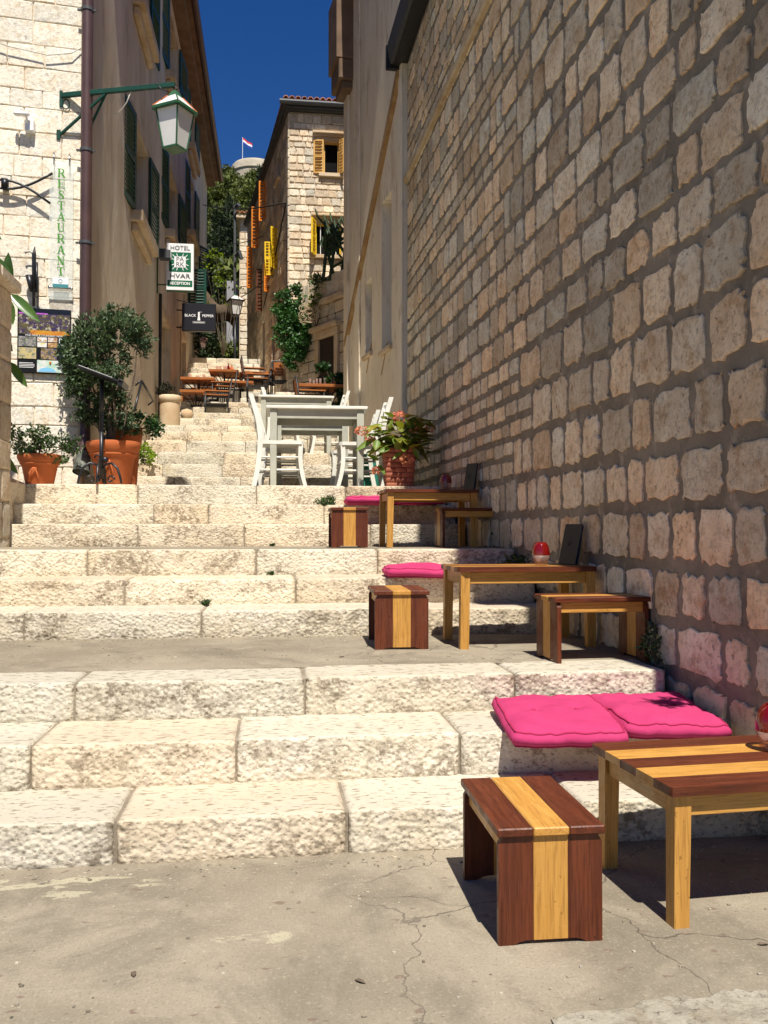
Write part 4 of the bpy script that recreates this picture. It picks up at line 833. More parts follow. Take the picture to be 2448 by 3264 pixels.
# menus leaning on the wall
def menu(loc, rz, tilt, label):
    t = thing('menu', loc, rz, label, 'menu', 'black menus leaning on the wall'); X = Matrix.Rotation(R(tilt), 4, 'X')
    mb = MB(); mb.box(-.075, .075, -.006, 0, 0, .245, .002, X=X); mb.build('cover', M['signk'], t)
    mb = MB(); mb.box(-.075, .075, -.006, 0, 0, .24, .002, X=X @ Matrix.Translation((0, .016, 0)) @ Matrix.Rotation(R(2), 4, 'X')); mb.build('cover', M['signk'], t)
    mb = MB(); mb.box(-.07, .07, .001, .012, .004, .236, X=X); mb.build('pages', M['iron'], t)
    mb = MB(); mb.tube([X @ Vector((.018 * math.cos(a), -.0075, .125 + .018 * math.sin(a))) for a in [q * .5 for q in range(2, 11)]], .0012, 5); mb.tube([X @ Vector((.010 * math.cos(a), -.0075, .12 + .016 * math.sin(a))) for a in [q * .5 for q in range(0, 9)]], .0012, 5); mb.build('emblem', M['gutter'], t); return t
menu((1.715, 5.00, .9350), -68, -14, 'black menu leaning against the wall on the middle table')
menu((1.665, 7.40, 1.4745), -66, -10, 'black menu leaning against the wall on the highest lounge table')
# cushions
def cushion(loc, rz, W, D, T, label, tilt=(0, 0), sag=.0):
    t = thing('cushion', loc, rz, label, 'cushion', 'bright pink seat cushions on the steps'); t.rotation_euler = (R(tilt[0]), R(tilt[1]), R(rz))
    n = 22; V = []; F = []; sd_ = random.uniform(0, 40)
    def P(i, j, top):
        a = -1 + 2 * i / n; b = -1 + 2 * j / n; puff = (1 - abs(a) ** 4) * (1 - abs(b) ** 4); rr = .06
        ax = a * (1 - rr * .5 * b * b * abs(a)); bx = b * (1 - rr * .5 * a * a * abs(b)); pinch = 0
        for (u_, v_) in ((-.42, 0), (.42, 0)): pinch += math.exp(-((a - u_) ** 2 + (b - v_) ** 2) / .012)
        z = T / 2 * (.62 + .44 * puff ** .5) - .014 * pinch + .010 * fbm((a * 2 + sd_, b * 2, 0), 1.1) + .004 * fbm((a * 2 + sd_, b * 2, 3), 4) 
        x, y = ax * W / 2, bx * D / 2; z = z if top else -T / 2 * (.8 + .2 * puff)
        return (x + .004 * fbm((sd_, b * 1.5, a), 1.), y + .005 * fbm((a * 1.5, sd_, b), 1.), z + T / 2 - sag * max(0, -b) ** 2 + .012 * fbm((a + sd_, b, 9), .8))
    for top in (1, 0):
        for i in range(n + 1):
            for j in range(n + 1): V.append(P(i, j, top))
    N = (n + 1) ** 2
    for i in range(n):
        for j in range(n): q = i * (n + 1) + j; F += [(q, q + n + 1, q + n + 2, q + 1), (N + q, N + q + 1, N + q + n + 2, N + q + n + 1)]
    rim = [(i, 0) for i in range(n)] + [(n, j) for j in range(n)] + [(n - i, n) for i in range(n)] + [(0, n - j) for j in range(n)]; m_ = len(rim); o = len(V); K = 4
    idx = lambda p, top: p[0] * (n + 1) + p[1] + (0 if top else N)
    rings = [[idx(p, 1) for p in rim]]
    for k in range(1, K):
        ring = []
        for p in rim:
            a = Vector(V[idx(p, 1)]); b = Vector(V[idx(p, 0)]); c = a.lerp(b, k / K); d = Vector((a.x / (W / 2), a.y / (D / 2), 0)); e = max(abs(d.x), abs(d.y)); d = Vector((d.x if abs(d.x) > .9 else 0, d.y if abs(d.y) > .9 else 0, 0)).normalized()
            c += d * (.020 * math.sin(math.pi * k / K)); ring.append(len(V)); V.append(tuple(c))
        rings.append(ring)
    rings.append([idx(p, 0) for p in rim])
    for k in range(K):
        for q in range(m_): F.append((rings[k][q], rings[k + 1][q], rings[k + 1][(q + 1) % m_], rings[k][(q + 1) % m_]))
    mb = MB(); mb.add(V, F); mb.build('pad', M['pink'], t, True)
    for top in (1, 0):
        mb = MB(); pts = [Vector(P(p[0], p[1], top)) for p in rim]; pts.append(pts[0]); mb.tube(pts, .0042, 6, caps=False); mb.build('piping', M['pinkseam'], t, True)
    mb = MB()
    for u_ in (-.42, .42): z = P(int((u_ + 1) / 2 * n), n // 2, 1)[2]; mb.lathe([(.001, .006), (.009, .004), (.011, 0), (.010, -.004)], 12, (u_ * W / 2, 0, z))
    mb.build('button', M['pinkseam'], t, True); return t
cushion((1.165, 3.56, .322), -6, .43, .56, .074, 'nearest pink cushion, the left one of the pair above the front table', (2.0, 0), .012)
cushion((1.605, 3.585, .324), -3, .41, .54, .074, 'pink cushion beside the stone wall with a leaf shadow on it', (2.0, 1), .008)
cushion((1.02, 5.99, .822), -2, .50, .42, .075, 'pink cushion behind the middle table, its left end in full sun'); cushion((1.50, 6.0, .822), 2, .44, .40, .07, 'pink cushion in the shade between the middle table and the wall')
cushion((.90, 8.10, 1.379), -2, .46, .42, .075, 'pink cushion behind the highest lounge table with weeds at its left end'); cushion((1.34, 8.10, 1.379), 2, .42, .42, .075, 'pink cushion ending under the small red candle holder, highest lounge landing')
# ------------------------------------------------------------------ white dining tables and chairs
def white_table(loc, W, D, H, label, rz=0):
    t = thing('dining_table', loc, rz, label, 'table', 'white painted dining tables')
    n = 6
    for k in range(n):
        mb = MB(); y0 = -D / 2 + D * k / n; mb.box(-W / 2, W / 2, y0 + .0007, y0 + D / n - .0007, H - .035, H, .006); autosmooth(mb.build('top_board', M['white'], t), 40)
    for sx in (-1, 1):
        for sy in (-1, 1): mb = MB(); x = sx * (W / 2 - .075); y = sy * (D / 2 - .06); mb.box(x - .035, x + .035, y - .035, y + .035, 0, H - .036, .006); autosmooth(mb.build('leg', M['greyp'], t), 40)
    for sy in (-1, 1): mb = MB(); y = sy * (D / 2 - .055); mb.box(-W / 2 + .112, W / 2 - .112, y - .012, y + .012, H - .13, H - .036); mb.build('apron', M['greyp'], t)
    for sx in (-1, 1): mb = MB(); x = sx * (W / 2 - .07); mb.box(x - .012, x + .012, -D / 2 + .097, D / 2 - .097, H - .13, H - .036); mb.build('apron', M['greyp'], t)
    return t
white_table((.455, 9.43, 1.576), 1.05, .72, .855, 'white dining table nearest the camera, standing on the landing edge', -1)
white_table((.44, 10.42, 1.576), .92, .64, .85, 'white dining table directly behind the nearest one, mostly hidden')
white_table((.33, 13.15, 2.26), 1.10, .70, .85, 'white dining table on the higher terrace, its top just above the nearest table')
def white_chair(label):
    t = thing('dining_chair', (0, 0, 0), 0, label, 'chair', 'white ladder back chairs')   # faces +X
    for s in (-1, 1):
        y = s * .20; path = [(-.27, y, 0), (-.225, y, .22), (-.20, y, .47), (-.225, y, .70), (-.30, y * .97, .97)]
        mb = MB(); n = 14; pts = []
        for i in range(n + 1):
            f_ = i / n * 4; k = min(3, int(f_)); a = Vector(path[max(0, k - 1)]); b = Vector(path[k]); c = Vector(path[k + 1]); d = Vector(path[min(4, k + 2)]); q = f_ - k
            pts.append(.5 * ((2 * b) + (c - a) * q + (2 * a - 5 * b + 4 * c - d) * q * q + (3 * b - a - 3 * c + d) * q ** 3))
        V = []; 
        for p in pts:
            for ex, ey in ((-.024, -.017), (.024, -.017), (.024, .017), (-.024, .017)): V.append((p.x + ex, p.y + ey, p.z))
        F = [(0, 3, 2, 1), (n * 4, n * 4 + 1, n * 4 + 2, n * 4 + 3)] + [(i * 4 + k, i * 4 + (k + 1) % 4, (i + 1) * 4 + (k + 1) % 4, (i + 1) * 4 + k) for i in range(n) for k in range(4)]
        mb.add(V, F); autosmooth(mb.build('leg', M['white'], t), 50)
        mb = MB(); n = 8; V = []
        for i in range(n + 1): q = i / n; x = .215 + .055 * (1 - q) ** 2.0 - .03 * math.sin(q * math.pi) * .4; w_ = .019 + .004 * q; V += [(x - w_, y - w_ + .0, q * .455), (x + w_, y - w_, q * .455), (x + w_, y + w_, q * .455), (x - w_, y + w_, q * .455)]
        F = [(0, 3, 2, 1), (n * 4, n * 4 + 1, n * 4 + 2, n * 4 + 3)] + [(i * 4 + k, i * 4 + (k + 1) % 4, (i + 1) * 4 + (k + 1) % 4, (i + 1) * 4 + k) for i in range(n) for k in range(4)]
        mb.add(V, F); autosmooth(mb.build('leg', M['white'], t), 50)
        for z in (.19, .32): mb = MB(); mb.tube([(-.215, y, z), (.225, y, z)], .011, 8); mb.build('stretcher', M['white'], t, True)
    for z in (.16, .28): mb = MB(); mb.tube([(.232, -.2, z), (.232, .2, z)], .011, 8); mb.tube([(-.22, -.2, z), (-.22, .2, z)], .011, 8); mb.build('stretcher', M['white'], t, True)
    mb = MB(); mb.prism([(-.19, -.21), (.22, -.235), (.25, -.20), (.26, 0), (.25, .20), (.22, .235), (-.19, .21)], .455, .49, 'z'); o = mb.build('seat', M['white'], t)
    for z, x in ((.90, -.278), (.66, -.212)):
        mb = MB(); V = []
        for i in range(9):
            q = -1 + i / 4; xx = x - .035 * (1 - q * q)
            for e in ((-.009, -.035), (.009, -.035), (.009, .035), (-.009, .035)): V.append((xx + e[0], q * .185, z + e[1]))
        F = [(0, 1, 2, 3), (35, 34, 33, 32)] + [(i * 4 + k, (i + 1) * 4 + k, (i + 1) * 4 + (k + 1) % 4, i * 4 + (k + 1) % 4) for i in range(8) for k in range(4)]
        mb.add(V, F); mb.build('back_rail', M['white'], t)
    for s in (-1, 1): mb = MB(); mb.bar((-.24, -s * .17, .68), (-.275, s * .17, .88), .012, .04); mb.build('back_slat', M['white'], t)
    return t
wc = white_chair('white wooden chair at the left end of the nearest white table'); wc.location = (.06, 9.32, 1.576); wc.rotation_euler = (0, 0, R(2))
dup(wc, (.93, 9.36, 1.576), 181, 'white wooden chair at the right end of the nearest white table, behind the hydrangea')
dup(wc, (.10, 10.02, 1.576), -3, 'white chair in the second place on the left, overlapped by the nearest left chair')
dup(wc, (.92, 10.35, 1.576), 178, 'white chair behind the right table leg, one place further back')
dup(wc, (.13, 13.1, 2.26), 3, 'white chair rising above the left end of the far white table'); dup(wc, (.80, 13.25, 2.26), 184, 'white chair rising above the right end of the far white table')
mb = MB(); mb.box(.98, 1.25, 10.3, 10.62, 1.58, 1.98, .02); mb.box(.96, 1.27, 10.28, 10.64, 1.983, 2.01, .01); tag(mb.build('storage_crate', surf('teal_plastic', (.03, .22, .15), (.02, .17, .12), 4, 'obj')), 'green plastic box seen between the white chair rungs', 'box')
# ------------------------------------------------------------------ restaurant tables with iron bases, folding armchairs
def slab_table(loc, W, D, label, H=.74, rz=0):
    t = thing('restaurant_table', loc, rz, label, 'table', 'orange wood tables with black iron bases')
    n = 3
    for k in range(n): mb = MB(); y0 = -D / 2 + D * k / n; mb.box(-W / 2, W / 2, y0 + .0007, y0 + D / n - .0007, H - .05, H, .004); mb.build('top_board', M['woodO'][0], t)
    mb = MB()
    for k in range(5): x = -.08 + .04 * k; mb.tube([(x, 0, .02), (x, 0, .5), (x * 2.2, 0, .62), (x * 3.4, 0, H - .055)], .010, 6)
    mb.tube([(0, -.09, .02), (0, -.09, .5), (0, -.2, H - .055)], .010, 6); mb.tube([(0, .09, .02), (0, .09, .5), (0, .2, H - .055)], .010, 6)
    mb.box(-.11, .11, -.015, .015, .46, .49); mb.build('pedestal', M['black'], t)
    mb = MB(); mb.bar((-.24, 0, .015), (.24, 0, .015), .05, .025); mb.bar((0, -.22, .016), (0, .22, .016), .05, .025); mb.build('foot', M['black'], t); return t
slab_table((-1.46, 17.0, 3.04), .56, .6, 'lowest orange wood table on the left, behind the stone planter')
slab_table((-1.46, 17.6, 3.38), .66, .62, 'orange wood table with glasses, one level above the lowest left table')
slab_table((-.98, 17.9, 3.60), .58, .62, 'orange wood table in the middle with bottles and glasses on it')
slab_table((.92, 15.1, 2.86), 1.0, .62, 'long orange wood table with glasses in the shade below the doorway', .76)
slab_table((.03 - .02, 18.9, 3.80), .4, .55, 'small orange wood table beside the upright slatted chair', .70)
slab_table((-.78, 19.4, 3.82), .7, .6, 'orange wood table just behind the middle one'); slab_table((-.72, 18.6, 3.62), .62, .6, 'low orange wood table edge behind the armchair in the middle', .62)
def arm_chair(label):
    t = thing('armchair', (0, 0, 0), 0, label, 'chair', 'black metal armchairs with orange slats')   # faces +X
    for s in (-1, 1):
        y = s * .24; mb = MB(); mb.tube([(.20, y, 0), (.20, y, .60)], .013, 8); mb.tube([(-.20, y, 0), (-.20, y, .42), (-.27, y, .86)], .013, 8); mb.tube([(.2, y, .1), (-.2, y, .1)], .010, 6); mb.tube([(.2, y, .60), (-.23, y, .60)], .012, 6); mb.build('side_frame', M['black'], t, True)
        mb = MB(); mb.box(-.22, .23, y - .025, y + .025, .612, .634, .004); mb.build('armrest', M['woodO'][0], t)
    mb = MB(); mb.box(-.19, .21, -.23, .23, .385, .405, .004); mb.tube([(.2, -.24, .38), (.2, .24, .38)], .012, 6); mb.tube([(.2, -.24, .12), (.2, .24, .12)], .010, 6); mb.tube([(-.2, -.24, .12), (-.2, .24, .12)], .010, 6); mb.build('seat', M['black'], t)
    mb = MB()
    for k in range(9): y = -.2 + .05 * k; mb.box(.185, .212, y - .006, y + .006, .33, .384)
    mb.build('seat_fringe', M['black'], t)
    mb = MB(); mb.tube([(-.27, -.24, .86), (-.27, .24, .86)], .013, 6); mb.build('top_rail', M['black'], t)
    for k in range(5): mb = MB(); z = .56 + .056 * k; x = -.20 - .07 * (z - .42) / .44; mb.box(x - .006, x + .006, -.215, .215, z, z + .048); mb.build('back_slat', M['woodO'][1], t)
    return t
ac = arm_chair('black armchair seen from the side at the lowest left table'); ac.location = (-1.04, 16.3, 3.04); ac.rotation_euler = (0, 0, R(186))
dup(ac, (-1.46, 16.9 + .75, 3.04), 92, 'black armchair with orange slatted back behind the lowest left table') if False else None
dup(ac, (-1.62, 17.75, 3.04), -88, 'orange slatted chair back glowing in the sun under the lowest left table')
dup(ac, (-1.38, 18.35, 3.42), -90, 'orange slatted chair back under the second left table')
dup(ac, (-.98, 17.35, 3.38), 184, 'black armchair beside the middle table, its back towards the street'); dup(ac, (-.32, 17.75, 3.62), 184, 'dark armchair stack nearest the middle table on its right')
dup(ac, (-.42, 18.9, 3.95), 5, 'black armchair behind the middle table facing the wall'); dup(ac, (.20, 17.3, 3.66), -94, 'upright black chair with orange slatted back beside the house wall')
dup(ac, (.62, 14.9, 2.86), 4, 'armchair pushed under the long shaded table')
# glasses, bottles and sauces
ORD = ['leftmost', 'second', 'third', 'fourth', 'fifth', 'sixth', 'seventh', 'eighth', 'ninth', 'tenth', 'rightmost']
def glassware(x, y, z, k, label, name='drinking_glass', h=.10, r=.026, mat='clear'):
    mb = MB(); mb.lathe([(.001, 0), (r * .8, 0), (r, h * .2), (r, h), (r - .003, h), (r - .004, h * .15), (.001, h * .12)], 12, (0, 0, 0)); o = mb.build(name, M[mat], None, True); o.location = (x, y, z); tag(o, ORD[k] + ' ' + label, 'glass' if name != 'bottle' else 'bottle', 'glasses and bottles on the wooden tables')
for i, (x, y, z) in enumerate([(-1.62, 17.5, 4.12), (-1.36, 17.55, 4.12), (-1.5, 17.7, 4.12)]): glassware(x, y, z, i, 'clear glass on the second left wood table')
for i, x in enumerate((-1.12, -1.06, -.98, -.94)): glassware(x, 17.85, 4.34, i, 'clear glass on the middle wood table', h=.11)
for x, h, sz_ in ((-.90, .17, 'tallest'), (-.85, .13, 'middle'), (-.82, .11, 'shortest')):
    mb = MB(); mb.lathe([(.001, 0), (.024, 0), (.026, h * .55), (.010, h * .72), (.009, h), (.001, h)], 12); o = mb.build('bottle', M['terra'] if h < .15 else M['red'], None, True); o.location = (x, 17.85, 4.34); tag(o, sz_ + ' red sauce bottle on the middle wood table', 'bottle', 'sauce bottles on the middle wood table')
for i in range(11): glassware(.62 + .06 * i + random.uniform(-.01, .01), 15.0 + random.uniform(-.1, .15), 3.62, i, 'clear glass on the long shaded table', h=random.uniform(.08, .14), r=.022)
# ------------------------------------------------------------------ pots
def pot_round(loc, r, h, label, n_='flower_pot', deco=False, mat='terra'):
    t = thing(n_, loc, 0, label, 'flower pot'); k = r
    mb = MB(); mb.lathe([(.001, 0), (k * .60, 0), (k * .63, h * .03), (k * .80, h * .62), (k * .84, h * .66), (k * .90, h * .69), (k * .90, h * .74), (k * .95, h * .78), (k * .97, h * .82), (k * 1.0, h * .86), (k * 1.02, h * .93), (k * 1.0, h * .99), (k * .95, h), (k * .90, h * .97), (k * .86, h * .85)], 48); autosmooth(mb.build('pot_body', M[mat], t), 35)
    mb = MB(); mb.lathe([(k * .88, h * .88), (k * .5, h * .90), (.001, h * .91)], 24); mb.build('soil', M['soil'], t, True)
    if deco:
        mb = MB()
        for i in range(22):
            a = R(-118) + (i % 8) * .07 + random.uniform(-.02, .02); z = h * (.22 + .05 * (i // 8) + .035 * (i % 8)); rr = k * (.63 + .17 * z / h / .62) + .004
            mb.lathe([(.001, .016), (.012, .010), (.016, 0), (.010, -.012), (.001, -.014)], 8, (rr * math.cos(a), rr * math.sin(a), z))
        for s in (-1, 1): mb.tube([(rr_ * math.cos(a), rr_ * math.sin(a), z) for a, z, rr_ in [(R(-95) + s * .1 * q, h * (.55 - .05 * q * q), k * .80 + .004) for q in range(4)]], .008, 6)
        mb.build('fruit_relief', M[mat], t, True)
    return t
pot_round((-2.25, 8.88, 1.574), .205, .30, 'terracotta flower pot with fruit relief, holding a spreading green shrub, far left', deco=True)
pot_round((-1.60, 9.12, 1.60), .262, .43, 'large terracotta pot with the grey green bush tree, behind the wrought iron menu stand', deco=True)
pot_round((-1.57, 9.80, 1.58), .155, .68, 'taller terracotta pot with bright green foliage behind the large pot')
t = thing('stone_planter', (-1.72, 15.0, 2.88), 0, 'round stone planter with rolled rim at the left wall', 'planter')
mb = MB(); mb.lathe([(.001, 0), (.155, 0), (.165, .05), (.170, .33), (.165, .40), (.185, .42), (.192, .46), (.19, .50), (.17, .52), (.14, .52), (.12, .46), (.001, .46)], 32); autosmooth(mb.build('planter_body', M['trim'], t), 45)
mb = MB(); mb.lathe([(.001, -.02), (.08, 0), (.11, .08), (.09, .16), (.001, .19)], 14); o = mb.build('boulder', M['trim'], None, True); o.location = (-1.47, 15.3, 3.04); tag(o, 'small pale boulder beside the round stone planter', 'stone')
# square pot with brick pattern
t = thing('brick_pattern_pot', (1.27, 8.86, 1.574), -3, 'square red-brown pot with brick pattern sides holding the hydrangea', 'flower pot'); H = .40
mb = MB(); 
for k in range(8):
    z0 = H * k / 8; z1 = H * (k + 1) / 8; w0 = .132 + .030 * z0 / H + (.004); w1 = .132 + .030 * z1 / H + .004
    mb.box(-w0 + .008, w0 - .008, -w0 + .008, w0 - .008, z0, z1)
mb.build('pot_core', M['brickpot'], t)
for k in range(8):
    z0 = H * k / 8; z1 = H * (k + 1) / 8; w = .134 + .030 * (z0 + z1) / 2 / H
    for s in range(4):
        X = Matrix.Rotation(s * math.pi / 2, 4, 'Z'); x = -w; odd = (k + s) % 2
        cuts = [-w, -w * .35 if odd else 0.05 * w, w * .45 if odd else w, w] if odd else [-w, .1 * w, w]
        for a, b in zip(cuts[:-1], cuts[1:]):
            if b - a < .02: continue
            mb = MB(); mb.box(a + .002, b - .002, -w - .003, -w + .02, z0 + .003, z1 - .002, .006, X=X); autosmooth(mb.build('brick', M['brickpot'], t), 50)
mb = MB(); mb.box(-.150, .150, -.150, .150, H - .03, H - .012); mb.build('soil', M['soil'], t)
# ------------------------------------------------------------------ plants
def stems(mb, base, tips, r0, n=5, wob=.06):
    base = Vector(base)
    for tp, r in tips:
        tp = Vector(tp); pts = []; ph = random.uniform(0, 6)
        for i in range(n + 1): q = i / n; p = base.lerp(tp, q); p += Vector((math.sin(q * 5 + ph), math.cos(q * 4 + ph), 0)) * wob * math.sin(q * math.pi); pts.append(p)
        mb.tube(pts, [r0 * (1 - .75 * i / n) * r for i in range(n + 1)], 7)
def clumpy(pts, s, thr):
    k = [noise.noise(Vector(p) * s) > thr for p in pts]; return pts[np.array(k)]
# grey-green bush tree in the large pot
t = thing('bush_tree', (-1.62, 9.12, 1.98), 0, 'grey green bush tree with bare lower stems growing from the large terracotta pot', 'tree'); o0 = Vector(t.location)
bl = [((-.10, 0, 1.10), (.30, .26, .26)), ((-.32, -.02, .92), (.20, .2, .26)), ((.14, 0, 1.22), (.22, .2, .18)), ((.28, .02, 1.10), (.13, .14, .18)), ((-.12, -.06, .72), (.28, .2, .16)), ((-.34, -.06, .62), (.18, .14, .14)), ((.02, 0, 1.36), (.14, .12, .12)), ((.06, .02, .85), (.14, .16, .14)), ((-.2, -.05, .42), (.14, .12, .07)), ((-.05, .05, .50), (.26, .16, .16)), ((-.22, -.02, .30), (.16, .12, .12)), ((.04, .06, .26), (.2, .12, .14)), ((-.36, -.02, .78), (.12, .12, .12))]
mb = MB(); stems(mb, (0, 0, -.08), [((-.10, 0, 1.0), 1), ((.08, 0, 1.15), .8), ((.26, 0, 1.1), .6), ((-.28, 0, .8), .7), ((.02, .02, 1.3), .6), ((-.22, -.05, .45), .35), ((.30, .03, .8), .3)], .030, 7, .05); mb.build('trunk', M['bark'], t, True)
pts = blob_pts(bl, 6600, .3); pts = clumpy(pts, 8, -.12); ctr = pts - np.array((-.05, 0, .95)); ctr /= np.linalg.norm(ctr, axis=1)[:, None]
ros = []
for p, d in zip(pts[::3], ctr[::3]):
    for k in range(5): ros.append(p + RNG.normal(size=3) * .008)
rosd = np.repeat(ctr[::3], 5, axis=0); leafobj('crown', M['olive'], t, [leaves(np.array(ros), .050, .34, .35, outward=rosd, tints=((.55, .6, .6), (1.5, 1.5, 1.35))), leaves(pts, .045, .36, .3, tints=((.5, .55, .5), (1.3, 1.35, 1.2)))])
def shrub(name, loc, blobs, n, size, mat, label, cat='plant', asp=.55, up=.3, stem=True, thr=-.15, base=(0, 0, 0), sc=9, tints=((.6, .6, .6), (1.35, 1.35, 1.15)), droop=0):
    t = thing(name, loc, 0, label, cat); pts = blob_pts(blobs, n, .3); pts = clumpy(pts, sc, thr)
    if stem: mb = MB(); stems(mb, base, [(np.array(c) + np.array(r) * RNG.uniform(-.5, .5, 3), 1) for c, r in blobs for _ in range(2)], .008, 5, .03); mb.build('stem', M['bark'], t, True)
    leafobj('foliage', M[mat], t, [leaves(pts, size, asp, up, tints, droop=droop)]); return t
shrub('potted_shrub', (-2.25, 8.88, 1.84), [((-.12, 0, .12), (.24, .18, .10)), ((.16, -.05, .16), (.24, .16, .09)), ((.30, -.05, .10), (.14, .12, .08)), ((0, -.08, .24), (.14, .12, .08)), ((.05, -.14, .05), (.24, .1, .07)), ((-.22, -.05, .22), (.12, .1, .1)), ((.22, -.1, -.02), (.08, .08, .06))], 2600, .034, 'bush', 'spreading dark green shrub in the far left terracotta pot', asp=.6)
shrub('potted_herb', (-1.57, 9.80, 2.22), [((-.10, -.05, .10), (.20, .16, .12)), ((.16, -.05, .10), (.20, .14, .12)), ((.30, -.05, .02), (.10, .1, .10)), ((.02, -.1, .0), (.2, .1, .08))], 2200, .036, 'ivy', 'bright green leafy plant in the tall pot behind the large terracotta pot', asp=.7)
shrub('wall_weed', (-1.72, 12.0, 2.03), [((0, 0, .14), (.16, .14, .14)), ((.12, -.1, .06), (.12, .1, .08))], 700, .045, 'vine', 'yellow green weed clump growing at the foot of the left wall', asp=.7)
shrub('planter_plant', (-1.78, 14.98, 3.36), [((0, 0, .12), (.17, .14, .13))], 800, .05, 'cyp', 'dark spiky plant in the round stone planter', asp=.3, up=.8, tints=((.6, .4, .5), (1.6, .9, .9)))
# small weeds in the joints
for (x, y, z, s, lb_) in ((-.01, 7.78, 1.0, .35, 'tiny weed at the foot of the top flight, left of the lounge stool'), (-.02, 6.30, .822, .35, 'small weed in the joint of the middle steps near the stool'), (-.44, 5.84, .654, .45, 'twin weed tufts growing from the third highest middle step joint'), (.50, 8.55, 1.379, 1.5, 'green weed tuft on the step behind the highest left stool'), (1.02, 10.9, 1.58, 1., 'weed tuft under the white tables')):
    shrub('step_weed', (x, y - .01, z), [((0, 0, .02 * s), (.07 * s, .03 * s, .03 * s)), ((.04 * s, 0, .03 * s), (.03 * s, .02, .03 * s))], 160, .024 * s + .008, 'bush', lb_, asp=.35, stem=False, thr=-1, up=.8)
shrub('wall_plant', (1.86, 4.10, .49), [((-.03, 0, .10), (.05, .10, .10)), ((-.04, -.08, .06), (.05, .06, .07)), ((-.02, .06, .17), (.04, .05, .06))], 420, .026, 'olive', 'grey green weed growing between the wall and the middle landing edge', asp=.5, stem=True, tints=((.35, .4, .35), (.9, .95, .8)))
shrub('wall_weed', (1.87, 2.58, 2.20), [((-.08, .0, .10), (.09, .09, .07)), ((-.14, .02, .03), (.05, .06, .05))], 150, .055, 'bush', 'leafy weed growing out of the wall above the front table, just outside the right edge', asp=.45)
shrub('wall_creeper', (1.75, 5.90, .86), [((-.10, -.10, .03), (.16, .08, .09)), ((-.2, -.05, .0), (.08, .06, .06))], 500, .035, 'bush', 'dark creeper under the shaded pink cushion by the wall', tints=((.3, .3, .3), (.7, .7, .6)))
shrub('wall_tuft', (1.82, 7.0, 1.0), [((0, 0, .12), (.05, .08, .12))], 260, .03, 'bush', 'small dark tuft at the wall behind the highest sideways stool', tints=((.4, .4, .4), (.9, .9, .8)))
mb = MB(); random.seed(77)
for k in range(420):
    x = random.uniform(-1.6, 1.7); y = random.choice((random.uniform(2.0, 3.0), random.gauss(3.02, .03))); s = random.uniform(.0015, .0045); z = 0
    if y > 3.06: y = 3.05
    mb.box(x - s, x + s * random.uniform(.6, 2), y - s, y + s, z, z + s * .9, 0, tint=gray(.5, 1.3))
for k in range(260):
    x = random.uniform(-2, 1.6); y = random.choice((random.uniform(4.3, 5.3), random.gauss(5.36, .02))); s = random.uniform(.002, .005); y = min(y, 5.39)
    mb.box(x - s, x + s * random.uniform(.6, 2), y - s, y + s, .4875, .4875 + s * .9, 0, tint=gray(.5, 1.3))
g_ = mb.build('grit', M['kerb']); struct(g_, 'stuff')
for k, (x, y, z) in enumerate(((-.35, 2.33, 0), (.22, 2.22, 0), (1.33, 2.28, 0), (-.9, 2.75, 0), (.35, 4.5, .4875))):
    o = thing('fallen_leaf', (x, y, z + .001), random.uniform(0, 360), ('dry brown leaf lying on the pavement, ' + ('left of the middle', 'below the front stool', 'under the front table corner', 'beside the pale splash', 'on the middle landing')[k]), 'leaf'); mb = MB()
    V = [(-.016, 0, .0), (-.006, .007, .004), (.008, .006, .003), (.018, 0, .001), (.008, -.006, .004), (-.006, -.007, .003)]; V += [(q[0], q[1], q[2] + .001) for q in V]; mb.add(V, [(5, 4, 3, 2, 1, 0), (6, 7, 8, 9, 10, 11)]); mb.build('blade', M['bark'], o)
# hydrangea: large leaves as parts
def bigleaf(parent, base, tip, w, mat, nrm_up=Vector((0, 0, 1)), curl=.15, tint=(1, 1, 1), name='leaf'):
    base = Vector(base); tip = Vector(tip); d = tip - base; ln = d.length; d.normalize(); s = d.cross(nrm_up); s = s.normalized() if s.length > .05 else Vector((1, 0, 0)); n = s.cross(d); V = []; K = 7
    for i in range(K + 1):
        q = i / K; ww = w * (math.sin(math.pi * min(1, q * .93 + .05)) ** .75) * (1 - .25 * q) if 0 < i < K else .002; c = base + d * (ln * q) - n * (curl * ln * q * q)
        for e, dz in ((-1, .22), (-.5, .06), (0, 0), (.5, .06), (1, .22)): V.append(c + s * (ww * e * .5) + n * (ww * dz * .6 + (.004 * math.sin(q * 19) if abs(e) == .5 else 0)))
    F = [(i * 5 + j, i * 5 + j + 1, i * 5 + j + 6, i * 5 + j + 5) for i in range(K) for j in range(4)]
    mb = MB(); mb.add(V, F, tint); mb.build(name, M[mat], parent, True)
t = thing('hydrangea', (1.27, 8.86, 1.94), 0, 'hydrangea with large yellow green leaves and faded pink flower heads', 'plant')
heads = [((-.38, -.08, .20), .07), ((-.30, -.12, .10), .05), ((.0, -.1, .34), .085), ((.15, -.12, .22), .05), ((.20, -.02, .30), .05), ((.04, -.26, -.10), .06), ((-.24, -.12, -.20), .04), ((.32, -.02, .24), .05)]
mb = MB(); stems(mb, (0, 0, -.03), [(h, .9) for h, r in heads[:5]] + [((.38, 0, .2), .9), ((.1, .1, .36), .9), ((-.3, -.1, .3), .8), ((.05, -.2, .02), .5), ((-.2, -.1, -.16), .5)], .008, 5, .03); mb.build('stem', M['bark'], t, True)
random.seed(23)
